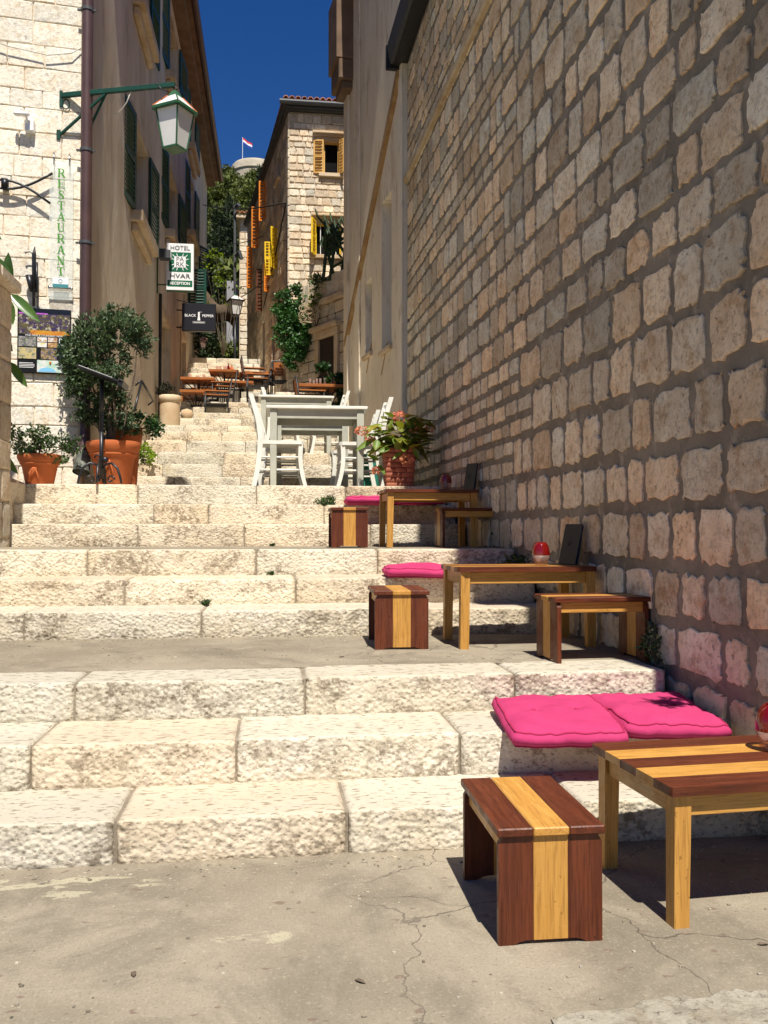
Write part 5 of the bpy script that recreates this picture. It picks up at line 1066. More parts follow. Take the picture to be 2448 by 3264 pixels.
for k in range(150):
    a = random.uniform(0, 2 * math.pi); rr = random.uniform(.03, .21); z = random.uniform(-.03, .34); b = Vector((rr * math.cos(a) * 1.35 + .02, rr * math.sin(a) * .9 - .03, z)); ln = random.uniform(.11, .19); el = random.uniform(-.6, .7)
    tp = b + Vector((math.cos(a + random.uniform(-.5, .5)) * math.cos(el), math.sin(a + random.uniform(-.5, .5)) * math.cos(el), math.sin(el))) * ln; g_ = random.uniform(.55, 1.3)
    bigleaf(t, b, tp, ln * random.uniform(.56, .74), 'hyd', curl=random.uniform(.1, .35), tint=(g_ * random.uniform(.8, 1.5), g_, g_ * .8))
for (b, tp, w) in (((-.24, -.18, .10), (-.27, -.24, .0), .085), ((.10, -.22, .22), (.02, -.3, .30), .05), ((-.12, -.2, .02), (-.24, -.24, -.02), .07), ((.0, -.2, -.02), (-.10, -.26, -.09), .04), ((.12, -.2, .02), (.16, -.24, -.08), .07), ((-.26, -.14, .12), (-.46, -.18, .0), .07), ((-.18, -.1, .26), (-.36, -.14, .22), .06), ((-.22, -.12, -.10), (-.34, -.16, -.04), .05), ((-.22, -.12, -.14), (-.16, -.16, -.24), .05)):
    bigleaf(t, b, tp, w, 'hyd', curl=.1, tint=(1.1, 1.25, .8), nrm_up=Vector((0, -1, .5)))
for (c, r) in heads:
    pts = blob_pts([(c, (r, r * .8, r * .6))], int(16000 * r * r) + 30, .7); o_ = (pts - np.array(c)); o_ /= np.linalg.norm(o_, axis=1)[:, None]
    leafobj('flower_head', M['flower'], t, [leaves(pts, .026, .9, .1, outward=o_, tints=((.7, .5, .4), (1.2, 1.0, 1.0)))])
random.seed(31)
# rubber plant over the garden wall
t = thing('rubber_plant', (-2.42, 8.15, 1.6), 0, 'rubber plant with large glossy leaves rising behind the garden wall at the left edge', 'plant')
mb = MB(); stems(mb, (-.15, -.1, 0), [((-.05, 0, 1.9), 1), ((-.2, -.1, 2.2), 1), ((.13, -.1, 1.55), .7), ((.12, -.2, .95), .6)], .016, 6, .05); mb.build('stem', M['bark'], t, True)
for (b, tp, w) in (((.10, -.1, 1.62), (.11, -.12, 1.98), .13), ((.12, -.1, 1.62), (.38, -.16, 1.38), .11), ((.08, -.15, 1.58), (.17, -.2, 1.33), .13), ((.02, -.12, 1.60), (.0, -.2, 1.22), .15), ((-.06, -.1, 1.95), (.14, -.16, 1.78), .10), ((-.15, -.1, 2.2), (.06, -.16, 2.08), .10), ((-.2, -.1, 2.1), (-.02, -.2, 1.85), .14), ((-.2, -.1, 2.02), (.02, -.2, 1.70), .13), ((-.22, -.1, 1.9), (-.05, -.2, 1.6), .13), ((.14, -.2, .98), (.02, -.24, .86), .1), ((.15, -.2, 1.0), (.3, -.22, .78), .09), ((.06, -.2, .98), (.14, -.24, .80), .1), ((-.05, -.15, .5), (.12, -.2, .22), .11), ((-.05, -.15, .7), (.04, -.2, .42), .15), ((-.02, -.15, .30), (.22, -.22, .04), .10), ((-.3, -.1, 2.3), (-.05, -.15, 2.42), .1), ((-.3, -.1, 1.7), (-.1, -.2, 1.45), .14), ((-.3, -.1, 1.3), (-.1, -.2, 1.1), .14), ((-.25, -.1, 2.25), (.02, -.18, 2.22), .12), ((-.2, -.12, 2.3), (-.02, -.2, 2.5), .12), ((-.1, -.14, 1.75), (.16, -.2, 1.62), .12), ((-.12, -.14, 1.6), (.08, -.22, 1.46), .13), ((.0, -.16, 1.3), (.17, -.22, 1.10), .12), ((-.02, -.15, .85), (.16, -.2, .66), .11), ((-.05, -.15, 1.1), (.13, -.22, .98), .12)):
    bigleaf(t, b, tp, w, 'ficus', nrm_up=Vector((random.uniform(-.3, .3), -1, .5)), curl=random.uniform(-.05, .15), tint=gray(.8, 1.3, .05))
# ivy on the house corner, trailing vine, dark climber, cactus
shrub('ivy', (.30, 16.75, 4.2), [((0, 0, 1.35), (.30, .14, .22)), ((.12, 0, 1.0), (.36, .16, .34)), ((.0, 0, .7), (.34, .14, .36)), ((.18, 0, .50), (.26, .14, .30)), ((.30, 0, .75), (.18, .12, .2)), ((-.16, 0, 1.05), (.20, .12, .3)), ((.08, 0, .2), (.24, .12, .2)), ((.12, 0, 1.55), (.12, .1, .12))], 9500, .058, 'ivy', 'thick green ivy hanging on the corner of the shuttered house', 'plant', .75, 0, False, -.22, sc=5, tints=((.45, .5, .45), (1.8, 1.7, 1.5)), droop=.5)
shrub('climbing_plant', (1.25, 14.95, 2.9), [((-.02, 0, .28), (.22, .14, .22)), ((.0, 0, .62), (.20, .12, .22)), ((-.18, 0, .80), (.22, .1, .12)), ((-.42, .3, .82), (.18, .1, .10)), ((.10, 0, 1.0), (.10, .1, .12)), ((.18, 0, .52), (.10, .1, .1)), ((.2, -.05, .12), (.12, .1, .12)), ((-.42, .2, 1.06), (.14, .1, .07)), ((-.56, .1, .7), (.08, .06, .07))], 3800, .07, 'ivy', 'dark shaded climber in front of the retaining wall doorway', asp=.75, tints=((.35, .35, .35), (.8, .8, .7)), thr=-.2, sc=6)
shrub('hanging_creeper', (.78, 16.35, 4.9), [((0, 0, .55), (.16, .1, .12)), ((-.10, 0, .35), (.1, .08, .16)), ((.15, .1, .85), (.2, .12, .1))], 500, .06, 'vine', 'sparse creeper spilling over the end of the retaining wall', asp=.5, tints=((.4, .4, .5), (1., 1., .8)))
mb = MB()
for k in range(26):
    a = random.uniform(0, 6.28); r_ = random.uniform(.05, .16); c = Vector((.66 + random.uniform(-.08, .1), 16.3, 5.15 + random.uniform(-.12, .12))); mb.tube([c + Vector((r_ * math.cos(a + q * .5), -.05 + .03 * math.sin(q), r_ * .7 * math.sin(a + q * .5))) for q in range(7)], .006, 5)
tag(mb.build('dry_twigs', surf('dry_twig', (.55, .42, .28), (.4, .3, .2), 9, 'obj'), None, True), 'tangle of pale dry twigs hanging over the wall end beside the ivy', 'plant')
t = thing('cactus', (1.02, 16.1, 5.75), 0, 'tall branching cactus in front of the lower yellow window', 'cactus'); mb = MB(); random.seed(5)
def carm(p, d, ln, r, dep):
    p = Vector(p); d = Vector(d).normalized(); q = p + d * ln; bend = (d + Vector((0, 0, 1.2))).normalized(); e = q + bend * ln * .7; mb.tube([p, p.lerp(q, .6), q, e], [r, r, r * .95, r * .6], 7)
    if dep > 0:
        for s in range(3):
            a = random.uniform(0, 6.28); carm(p.lerp(e, random.uniform(.3, .9)), Vector((math.cos(a), .4 * math.sin(a), random.uniform(.5, 1.2))), ln * random.uniform(.55, .8), r * .82, dep - 1)
for x in (-.12, 0, .10, .2): carm((x, 0, 0), (random.uniform(-.4, .4), 0, 1), .42, .032, 2)
mb.build('cactus_arm', M['cactus'], t, True)
shrub('bed_greenery', (.92, 16.2, 5.76), [((-.1, 0, .04), (.2, .15, .10)), ((.3, 0, .02), (.2, .15, .06)), ((-.2, -.1, -.14), (.12, .06, .14))], 700, .06, 'bush', 'low greenery in the bed under the cactus', asp=.4, up=.7)
shrub('overhanging_vine', (-1.2, 21.2, 5.3), [((-.25, 0, 2.25), (.4, .3, .35)), ((.0, 0, 1.75), (.34, .2, .16)), ((.40, 0, 1.60), (.28, .12, .07)), ((-.2, 0, 1.35), (.2, .15, .2)), ((.1, 0, 1.2), (.14, .1, .12))], 420, .075, 'vine', 'yellow green vine hanging over the street by the green shutters', asp=.8, tints=((.25, .3, .25), (1.1, 1.1, 1.)), thr=.0, sc=5)
# trees at the top of the street and on the hill
def tree_proto(name, kind, label):
    t = thing(name, (0, 0, -500), 0, label, 'tree', 'trees on the wooded hill'); 
    if kind == 'pine':
        bl = []; 
        for k in range(9): a = random.uniform(0, 6.28); r_ = random.uniform(.2, 1.3); bl.append(((r_ * math.cos(a), r_ * math.sin(a), random.uniform(2.0, 4.2)), (random.uniform(.7, 1.1), random.uniform(.7, 1.1), random.uniform(.45, .7))))
        pts = clumpy(blob_pts(bl, 4200, .4), .9, -.2); leafobj('crown', M['pine'], t, [leaves(pts, .30, .45, .5, ((.45, .5, .5), (1.7, 1.6, 1.2)))])
        mb = MB(); stems(mb, (0, 0, -.5), [((b[0][0], b[0][1], b[0][2]), .7) for b in bl[:5]], .16, 5, .1); mb.build('trunk', M['bark'], t, True)
    else:
        bl = [((0, 0, .8 + .75 * k), (.62 - .055 * k, .62 - .055 * k, .7)) for k in range(8)]; pts = clumpy(blob_pts(bl, 3600, .5), 1.6, -.3); leafobj('crown', M['cyp'], t, [leaves(pts, .26, .35, 1.2, ((.5, .5, .5), (1.7, 1.6, 1.3)))])
        mb = MB(); stems(mb, (0, 0, -.5), [((0, 0, 5), 1)], .12, 4, .02); mb.build('trunk', M['bark'], t, True)
    return t
random.seed(11)
protos = [tree_proto('pine_tree', 'pine', '') for _ in range(4)] + [tree_proto('cypress_tree', 'cyp', '') for _ in range(2)]
BANDS = ((40, 'at the foot of the hill'), (52, 'on the lower slope'), (70, 'half way up the slope'), (100, 'on the upper slope'), (128, 'close under the fortress'), (999, 'on the hill crest beside the fortress'))
def hlab(kind, x, y):
    q = (x / y + .115) / .13; side = 'left' if q < .33 else 'middle' if q < .66 else 'right'; return ('rounded green pine ' if kind == 'pine' else 'dark pointed cypress ') + [s for m_, s in BANDS if y < m_][0] + ', ' + side + ' part of the wooded view'
hill_l = {'pine': 'rounded green pine on the wooded hill below the fortress', 'cyp': 'dark pointed cypress on the lower slope of the hill'}
used = set(); cnt = 0
def put(kind, x, y, s, label=None):
    global cnt
    pool = protos[:4] if kind == 'pine' else protos[4:]; i = random.randrange(len(pool)); p = pool[i]; z = hillz(x, y) if y > 32 else 5.0; lab = label or hlab(kind, x, y)
    if id(p) not in used: used.add(id(p)); o = p; o.location = (x, y, z); o['label'] = lab
    else: o = dup(p, (x, y, z), random.uniform(0, 360), lab)
    o.rotation_euler = (0, 0, random.uniform(0, 6.28)); sc = s * random.uniform(.85, 1.2); o.scale = (sc, sc, sc * random.uniform(.9, 1.15)); cnt += 1
for y in (34, 36, 39, 42, 46, 50, 55, 61, 67, 74, 82, 90, 99, 108, 117, 126, 134, 141):
    x = -.115 * y - 1.2 - random.uniform(0, 1); xe = .0 * y + 1.0; step = 2.0 + y * .012
    while x < xe:
        if not (y > 130 and x > -9.5): put('cyp' if (y < 62 and random.random() < .7) or random.random() < .15 else 'pine', x + random.uniform(-.5, .5), y + random.uniform(-1.5, 1.5), .85 + y * .0035)
        x += step * random.uniform(.8, 1.2)
for p in protos:
    if id(p) not in used: put('pine' if p in protos[:4] else 'cyp', -30, 60, 1)
put('cyp', -1.75, 23.9, .45, 'dark small cypress behind the black sign at the top of the street') ; put('pine', -2.1, 25.2, .42, 'dark bushy pine filling the end of the street behind the awning'); put('pine', -1.4, 27.5, .40, 'shaded pine just left of the far street lamp')
shrub('street_end_shrub', (-1.35, 21.9, 5.19), [((-.3, 0, .45), (.34, .25, .42)), ((.0, .2, .25), (.2, .2, .2)), ((-.45, 0, .9), (.2, .2, .2))], 1500, .09, 'cyp', 'dark shrub at the top left of the last steps', asp=.5, tints=((.5, .6, .5), (1.9, 2, 1.6)), thr=-.2, sc=4)
# ------------------------------------------------------------------ street lamps
def lantern(parent, s, X, glass='frost', metal='lampgreen'):
    hs_, hb, zt, zb = .205 * s, .115 * s, 0, -.43 * s
    for k in range(4):
        Z = X @ Matrix.Rotation(k * math.pi / 2, 4, 'Z')
        mb = MB(); V = [(-hs_ * .9, -hs_ * .9, zt - .015 * s), (hs_ * .9, -hs_ * .9, zt - .015 * s), (hb, -hb, zb), (-hb, -hb, zb)]; V += [(v[0] * .98, v[1] + .006 * s, v[2]) for v in V]
        mb.add(V, [(0, 3, 2, 1), (4, 5, 6, 7), (0, 1, 5, 4), (2, 3, 7, 6)], X=Z); mb.build('pane', M[glass], parent)
        mb = MB(); mb.bar((-hs_ * .91, -hs_ * .91, zt), (-hb, -hb, zb), .022 * s, .022 * s, X=Z); mb.bar((-hb, -hb, zb), (hb, -hb, zb), .022 * s, .022 * s, X=Z); mb.bar((-hs_ * 1.05, -hs_ * 1.05, zt), (hs_ * 1.05, -hs_ * 1.05, zt), .05 * s, .035 * s, X=Z); mb.build('frame', M[metal], parent)
        mb = MB(); a = hs_ * 1.08; b = .075 * s; zr = .155 * s; V = [(-a, -a, .018 * s), (a, -a, .018 * s), (b, -b, zr), (-b, -b, zr)]; V += [(v[0] * .97, v[1] * .97, v[2] - .008 * s) for v in V]
        mb.add(V, [(0, 1, 2, 3), (7, 6, 5, 4), (0, 4, 5, 1), (3, 2, 6, 7)], X=Z); mb.build('roof_panel', M[glass], parent)
        mb = MB(); mb.bar((-a, -a, .02 * s), (-b, -b, zr + .004 * s), .018 * s, .014 * s, X=Z); mb.build('roof_rib', M['terra'] if k % 2 else M[metal], parent)
    mb = MB(); b = .078 * s; zr = .155 * s; mb.add([(-b, -b, zr), (b, -b, zr), (b, b, zr), (-b, b, zr), (-b * .35, -b * .35, zr + .07 * s), (b * .35, -b * .35, zr + .07 * s), (b * .35, b * .35, zr + .07 * s), (-b * .35, b * .35, zr + .07 * s)], [(3, 2, 1, 0), (4, 5, 6, 7), (0, 1, 5, 4), (1, 2, 6, 5), (2, 3, 7, 6), (3, 0, 4, 7)], X=X); mb.build('cap', M['lampgreen'], parent)
    mb = MB(); mb.box(-hb, hb, -hb, hb, zb - .01 * s, zb, X=X); mb.build('bottom_plate', M[metal], parent)
lp = thing('wall_lantern', (-.985, 8.90, 5.335), 0, 'large green framed lantern with frosted panes hanging from a bracket on the left house corner', 'street lamp')
lantern(lp, .80, Matrix.Diagonal((.88, .88, 1.12, 1)) @ Matrix.Rotation(R(58), 4, 'Z'))
mb = MB(); A_ = Vector((-2.17, 9.27, 5.60)) - Vector(lp.location); B_ = Vector((-.985, 8.90, 5.60)) - Vector(lp.location)
mb.bar(A_, B_, .035, .05); M1 = A_.lerp(B_, .40); mb.bar(A_ + Vector((-.02, 0, -.42)), M1 + Vector((0, 0, -.02)), .025, .025); mb.bar(A_ + Vector((.24, .03, -.40)), M1 + Vector((0, 0, -.02)), .02, .02); mb.bar(A_ + Vector((0, .0, .05)), A_ + Vector((0, 0, -.12)), .03, .03); mb.bar(A_ + Vector((-.02, 0, -.36)), A_ + Vector((-.02, 0, -.46)), .04, .04); mb.tube([A_ + Vector((.05 + .035 * math.cos(q), -.01, -.09 + .05 * math.sin(q))) for q in [k * .5 for k in range(14)]], .006, 6); mb.build('bracket', M['green'], lp)
mb = MB(); mb.tube([(0, 0, .19), (.02, 0, .22), (-.015, 0, .265)], .006, 6); mb.tube([(.01, 0, .19), (-.02, 0, .23), (.01, .01, .265)], .005, 6); mb.tube([(-.05, -.05, .16), (-.12, -.08, .17), (-.17, -.08, .22)], .006, 5); mb.build('hook', M['iron'], lp, True)
mb = MB(); mb.tube([A_.lerp(B_, .62) + Vector((0, 0, -.02)), A_.lerp(B_, .60) + Vector((-.02, .02, -.12)), A_.lerp(B_, .55) + Vector((-.02, .05, -.18)), A_.lerp(B_, .48) + Vector((-.02, .1, -.20))], .006, 6); mb.build('flex', M['wire'], lp, True)
l2 = thing('street_lamp', (-.92, 21.3, 5.0), 0, 'far street lamp on a slim post at the top of the steps', 'street lamp')
mb = MB(); mb.tube([(0, 0, 0), (0, 0, .3), (0, 0, 1.28)], [.045, .035, .028], 10); mb.build('post', M['iron'], l2, True); lantern(l2, .78, Matrix.Translation((0, 0, 1.66)) @ Matrix.Rotation(R(20), 4, 'Z'), 'frost', 'iron')
l3 = thing('small_lantern', (-1.62, 20.6, 5.55), 0, 'small dark wall lantern under the black restaurant sign', 'street lamp'); lantern(l3, .42, Matrix.Rotation(R(10), 4, 'Z'), 'clear', 'black'); mb = MB(); mb.bar((0, 0, .1), (-.3, 0, .16), .02, .02); mb.build('bracket', M['black'], l3)
# ------------------------------------------------------------------ signs
def Xface(x, y, z, rz=0): return Matrix.Translation((x, y, z)) @ Matrix.Rotation(R(rz), 4, 'Z') @ Matrix.Rotation(R(90), 4, 'X')
hs2 = thing('hotel_sign', (-1.565, 15.0, 5.575), 0, 'white and green HOTEL PARK HVAR RECEPTION box sign on the left wall', 'sign')
W2, H2 = .225, .395
mb = MB(); mb.box(-W2, W2, 0, .09, -H2, H2, .006); mb.build('sign_box', M['signw'], hs2)
mb = MB(); mb.box(-W2 + .001, W2 - .001, .01, .085, -H2 - .012, -H2 + .0); mb.box(-W2 + .02, W2 - .02, -.0025, .003, -.335, -.228); mb.box(-W2 + .045, W2 - .045, -.0025, .003, -.085, .247); mb.build('green_panel', M['signg'], hs2)
mb = MB(); mb.box(-.095, .095, -.005, -.0026, -.010, .175); 
for k in range(12):
    a = R([45, 135, 225, 315, 68, 112, 158, 202, 248, 292, 338, 22][k]); rr = .150 if k < 4 else .128; cx, cz = rr * math.cos(a), .081 + rr * math.sin(a); P = [(cx + math.cos(a) * u_ * .034 - math.sin(a) * v_ * .0065, cz + math.sin(a) * u_ * .034 + math.cos(a) * v_ * .0065) for u_, v_ in ((-1, 0), (-.4, .9), (.4, .9), (1, 0), (.4, -.9), (-.4, -.9))]
    mb.prism(P, -.0052, -.0027, 'y')
mb.build('emblem', M['signw'], hs2)
for s_, sz, z_, mt, sx in (('HOTEL', .100, .318, 'letk', 1.04), ('PA', .105, .125, 'letk', 1.05), ('RK', .105, .038, 'letk', 1.05), ('HVAR', .105, -.158, 'letk', 1.25), ('RECEPTION', .066, -.282, 'letw', .96)):
    textmesh(s_, sz, 'lettering', M[mt], Xface(0, -.0068, z_), hs2, .001, sx=sx, bold=.0015 if mt == 'letw' else 0)
mb = MB(); mb.bar((-.4, .04, .30), (-W2, .04, .30), .02, .02); mb.bar((-.4, .04, -.30), (-W2, .04, -.30), .02, .02); mb.box(-.385, -.365, .03, .05, -.45, .32); mb.build('bracket', M['lampgreen'], hs2)
t = thing('floodlight', (-1.78, 14.86, 5.72), 0, 'small grey floodlight box beside the hotel sign', 'light'); mb = MB(); mb.box(-.11, .08, -.08, .08, -.075, .075, .012); mb.build('housing', M['gutter'], t); mb = MB(); mb.box(.081, .088, -.06, .06, -.055, .055); mb.build('front_glass', M['frost'], t)
bp = thing('restaurant_sign', (-1.50, 18.0, 5.45), 0, 'square black BLACK PEPPER sign with a white pepper mill, below the hotel sign', 'sign')
mb = MB(); mb.box(-.335, .335, 0, .10, -.275, .285, .008); mb.build('sign_box', M['signk'], bp)
textmesh('BLACK', .074, 'lettering', M['letw'], Xface(-.170, -.003, .035), bp, .001, bold=.0006, sx=1.0); textmesh('PEPPER', .074, 'lettering', M['letw'], Xface(.180, -.003, .035), bp, .001, bold=.0006, sx=.98)
textmesh('GRILL AND WINE', .026, 'lettering', M['letw'], Xface(0, -.003, -.105), bp, .001) if False else None
mb = MB(); P = [(-.028, -.06), (.028, -.06), (.024, -.02), (.014, .03), (.020, .06), (.012, .075), (.020, .085), (.016, .105), (0, .115), (-.016, .105), (-.020, .085), (-.012, .075), (-.020, .06), (-.014, .03), (-.024, -.02)]; mb.prism(P, -.003, 0, 'y'); mb.box(0, .06, -.003, 0, .108, .113); mb.build('pepper_mill_emblem', M['letw'], bp)
mb = MB(); 
for a in ((-.12, .12, -.084, -.081), (-.12, .12, -.118, -.115), (-.12, -.117, -.115, -.084), (.117, .12, -.115, -.084)): mb.box(a[0], a[1], -.003, 0, a[2], a[3])
for k in range(13): mb.box(-.104 + .0165 * k, -.092 + .0165 * k, -.003, 0, -.106, -.094)
mb.build('caption', M['letw'], bp)
mb = MB(); mb.bar((-.46, .05, .36), (-.2, .05, .30), .015, .015); mb.bar((-.46, .05, -.2), (-.335, .05, -.2), .02, .03); mb.bar((-.46, .05, .15), (-.335, .05, .15), .02, .02); mb.tube([(-.3, .05, .29), (-.30, .05, .46)], .006, 6); mb.build('bracket', M['iron'], bp)
# RESTAURANT glass sign with serif letters
frontX = Matrix.Translation((FX, FY, 0)) @ Matrix.Rotation(fa, 4, 'Z')
def fr(a, d, z): return frontX @ Vector((-a, -d, z))   # a = distance left of the corner, d = out from the wall
rs = thing('glass_sign', tuple(fr(.205, .06, 4.2)), math.degrees(fa), 'narrow glass panel with green vertical letters RESTAURANT on the sunlit front', 'sign')
m_, nt, b = mk('sign_glass'); b.inputs['Base Color'].default_value = (.88, .95, .9, 1); b.inputs['Roughness'].default_value = .05; b.inputs['Alpha'].default_value = .22
mb = MB(); mb.box(-.115, .115, -.005, .005, -.72, .70, .002); mb.build('glass_panel', m_, rs)
def glyph(ch):
    """serif capitals as strokes on a unit cell: (x0,y0,x1,y1,thickness)"""
    T, t_ = .19, .07; sf = lambda x, y, w_=.30: (x - w_ / 2, y, x + w_ / 2, y, .07)
    return {'R': [(.22, 0, .22, 1, T), (.22, .97, .6, .97, t_), (.22, .50, .6, .50, t_), (.6, .97, .74, .85, .12), (.74, .85, .74, .62, .16), (.74, .62, .6, .50, .12), (.48, .50, .84, .03, T), sf(.22, .03), sf(.16, .97), sf(.86, .03, .2)],
            'E': [(.24, 0, .24, 1, T), (.24, .965, .82, .965, t_), (.24, .5, .66, .5, t_), (.24, .035, .84, .035, t_), (.82, .97, .82, .76, t_), (.85, .03, .85, .26, t_), (.66, .62, .66, .38, t_), sf(.2, .03), sf(.2, .97)],
            'S': [(.78, .95, .78, .74, t_), (.74, .86, .58, .96, t_), (.58, .96, .38, .94, .1), (.38, .94, .24, .8, .14), (.24, .8, .32, .62, .17), (.32, .62, .66, .42, .2), (.66, .42, .76, .24, .17), (.76, .24, .64, .06, .13), (.64, .06, .40, .03, .09), (.40, .03, .24, .16, t_), (.20, .04, .20, .28, t_)],
            'T': [(.5, 0, .5, 1, T), (.1, .965, .9, .965, t_), (.1, .97, .1, .74, t_), (.9, .97, .9, .74, t_), sf(.5, .03, .36)],
            'A': [(.5, 1, .16, .03, .09), (.5, 1, .82, .03, T), (.28, .34, .70, .34, t_), sf(.14, .03, .28), sf(.84, .03, .32)],
            'U': [(.22, 1, .22, .30, T), (.22, .3, .34, .08, .15), (.34, .08, .58, .03, .1), (.58, .03, .76, .2, .09), (.76, .2, .76, 1, .09), sf(.22, .97), sf(.76, .97, .26)],
            'N': [(.2, 0, .2, 1, .09), (.2, 1, .8, 0, T), (.8, 0, .8, 1, .09), sf(.2, .03, .26), sf(.16, .97, .24), sf(.8, .97, .26)]}[ch]
for i, ch in enumerate('RESTAURANT'):
    mb = MB(); h = .088; w_ = .082; zc = .575 - .112 * i
    for (x0, y0, x1, y1, th) in glyph(ch):
        p = Vector(((x0 - .5) * w_, zc + (y0 - .5) * h)); q = Vector(((x1 - .5) * w_, zc + (y1 - .5) * h)); d = (q - p); ln = d.length; d = d / ln if ln > 1e-5 else Vector((1, 0)); nn = Vector((-d.y, d.x)) * th * w_ * .5
        mb.prism([tuple(p + nn), tuple(p - nn), tuple(q - nn), tuple(q + nn)], -.0075 - .0001 * (len(mb.v) % 7), -.0052, 'y')
    mb.build('letter', M['letg'], rs)
for x in (-.075, .075): mb = MB(); mb.tube([(x, .06, .78), (x, .0, .78), (x, 0, .66)], .007, 8); mb.build('mount', M['steel'], rs, True)
mb = MB(); mb.tube([(-.118, -.01, -.60), (-.10, -.01, -.60), (.10, -.01, -.60), (.118, -.01, -.60)], [.018, .010, .010, .018], 10); mb.build('rod', M['steel'], rs, True)
mb = MB(); mb.box(-.075, .075, -.02, -.012, -.60, -.50); mb.build('plaque', M['signw'], rs); mb = MB(); mb.box(-.075, .075, -.0225, -.0203, -.60, -.565); mb.tube([(.018 * math.cos(q * .5), -.0215, -.535 + .018 * math.sin(q * .5)) for q in range(14)], .002, 5); mb.build('plaque_print', flat('teal', (.04, .22, .24)), rs)
# poster, flat print made of small panels
ps = thing('poster', tuple(fr(.36, .03, 3.06)), math.degrees(fa), 'black restaurant poster with night photo, small pictures and a map', 'poster')
mb = MB(); mb.box(-.255, .255, -.012, .018, -.335, .325, .003); mb.build('board', M['poster'], ps)
def picmat(name, c1, c2, c3, s=18):
    m, nt, b = mk(name); v = coords(nt, 'obj', (1, 1, 1)); col = mix(nt, ramp(nt, noi(nt, v, s, 4, .7), .4, .6), c1, c2); col = mix(nt, ramp(nt, noi(nt, v, s * 1.7, 3, .6), .55, .63), col, c3); L(nt, col, b.inputs['Base Color']); b.inputs['Roughness'].default_value = .3; return m
pics = [(-.243, .243, .06, .27, ((.05, .03, .09), (.12, .10, .03), (.45, .40, .30), 22)), (-.243, .03, .265, .278, ((.5, .1, .6), (.4, .08, .5), (.6, .3, .7), 30)), (-.13, .243, .055, .10, ((.55, .20, .02), (.60, .30, .03), (.3, .05, .05), 12)), (-.243, -.075, -.065, .035, ((.10, .13, .06), (.35, .33, .3), (.12, .08, .2), 40)),
        (-.065, .025, -.012, .035, ((.75, .75, .72), (.7, .68, .6), (.5, .25, .08), 20)), (.035, .125, -.012, .035, ((.7, .66, .6), (.5, .3, .15), (.3, .1, .05), 26)), (-.065, .025, -.068, -.02, ((.75, .75, .72), (.72, .7, .6), (.7, .55, .1), 16)), (.035, .125, -.068, -.02, ((.3, .16, .06), (.5, .28, .1), (.7, .6, .45), 30)),
        (-.243, -.075, -.19, -.078, ((.55, .45, .2), (.4, .35, .25), (.12, .16, .05), 20)), (-.03, .12, -.19, -.078, ((.10, .09, .04), (.4, .28, .16), (.02, .05, .25), 22)), (-.065, .243, -.322, -.20, ((.45, .62, .50), (.70, .70, .66), (.4, .6, .5), 14))]
for k, (a, b_, c, d, q) in enumerate(pics): mb = MB(); mb.box(a, b_, -.0125 - .0011 * (k + 1) * .5, -.0119, c, d); mb.build('picture', picmat('print_%d' % k if False else 'poster_print', *q), ps)
mb = MB(); mb.prism([(-.06, -.318), (-.03, -.285), (.03, -.27), (.09, -.285), (.12, -.318)], -.0195, -.0186, 'y'); mb.build('map_sea', flat('map_blue', (.2, .5, .75)), ps); mb = MB(); mb.lathe([(.001, .014), (.013, .008), (.009, -.01), (.001, -.02)], 10, (.06, -.019, -.225)); mb.build('map_pin', flat('pin_orange', (.8, .3, .05)), ps)
textmesh('FINE DINE & STUNNING VIEW', .024, 'lettering', M['letw'], Xface(0, -.0205, .046), ps, .0008, sx=1.1); textmesh('P', .07, 'lettering', M['letw'], Xface(.155, -.0205, .0), ps, .0008)
mb = MB()
for z in (-.235, -.25, -.265, -.28): mb.box(-.235, -.10 + random.uniform(-.03, .02), -.0145, -.0121, z, z + .005)
mb.build('caption', M['letw'], ps)
# camera, ironwork, wall torch, loose wire
sc2 = thing('security_camera', tuple(fr(.53, .06, 5.26)), 0, 'small white security camera on the sunlit front, left of the lamp bracket', 'camera'); mb = MB(); mb.box(-.03, .06, -.02, .06, -.09, .03, .008); mb.build('junction_box', M['signw'], sc2); mb = MB(); mb.box(-.12, .03, -.10, -.04, .035, .075, .012); mb.tube([(.0, 0, -.02), (-.0, -.07, .04)], .012, 8); mb.build('camera_body', M['signw'], sc2)
t = thing('iron_ornament', tuple(fr(.74, .05, 4.62)), math.degrees(fa), 'curved wrought iron cross ornament at the left edge of the sunlit front', 'ornament'); mb = MB()
mb.tube([(-.45 + .9 * q / 12, -.03, .14 - .20 * math.sin(math.pi * q / 12)) for q in range(13)], .013, 8); mb.tube([(-.45 + .88 * q / 12, -.03, -.17 + .20 * math.sin(math.pi * q / 12)) for q in range(13)], .013, 8); mb.box(-.03, .03, -.05, .05, -.05, .04); mb.build('bars', M['iron'], t, True)
t = thing('torch_holder', tuple(fr(.46, .07, 3.72)), math.degrees(fa), 'dark wrought iron torch holder above the poster', 'wall fitting'); mb = MB(); mb.tube([(0, 0, -.32), (0, 0, .20), (.005, 0, .28)], [.014, .022, .004], 8); mb.tube([(.028, -.01, -.18), (.028, -.01, .12)], .013, 8); mb.tube([(.0, 0, .2), (-.04, 0, .225), (-.09, 0, .215), (-.075, 0, .20)], .006, 6); mb.tube([(-.045, -.02, -.02), (-.02, -.02, -.18)], [.035, .018], 10); mb.tube([(.02 + .025 * math.cos(q * .5), -.01, -.20 + .04 * math.sin(q * .5)) for q in range(14)], .006, 6); mb.build('rods', M['iron'], t, True)
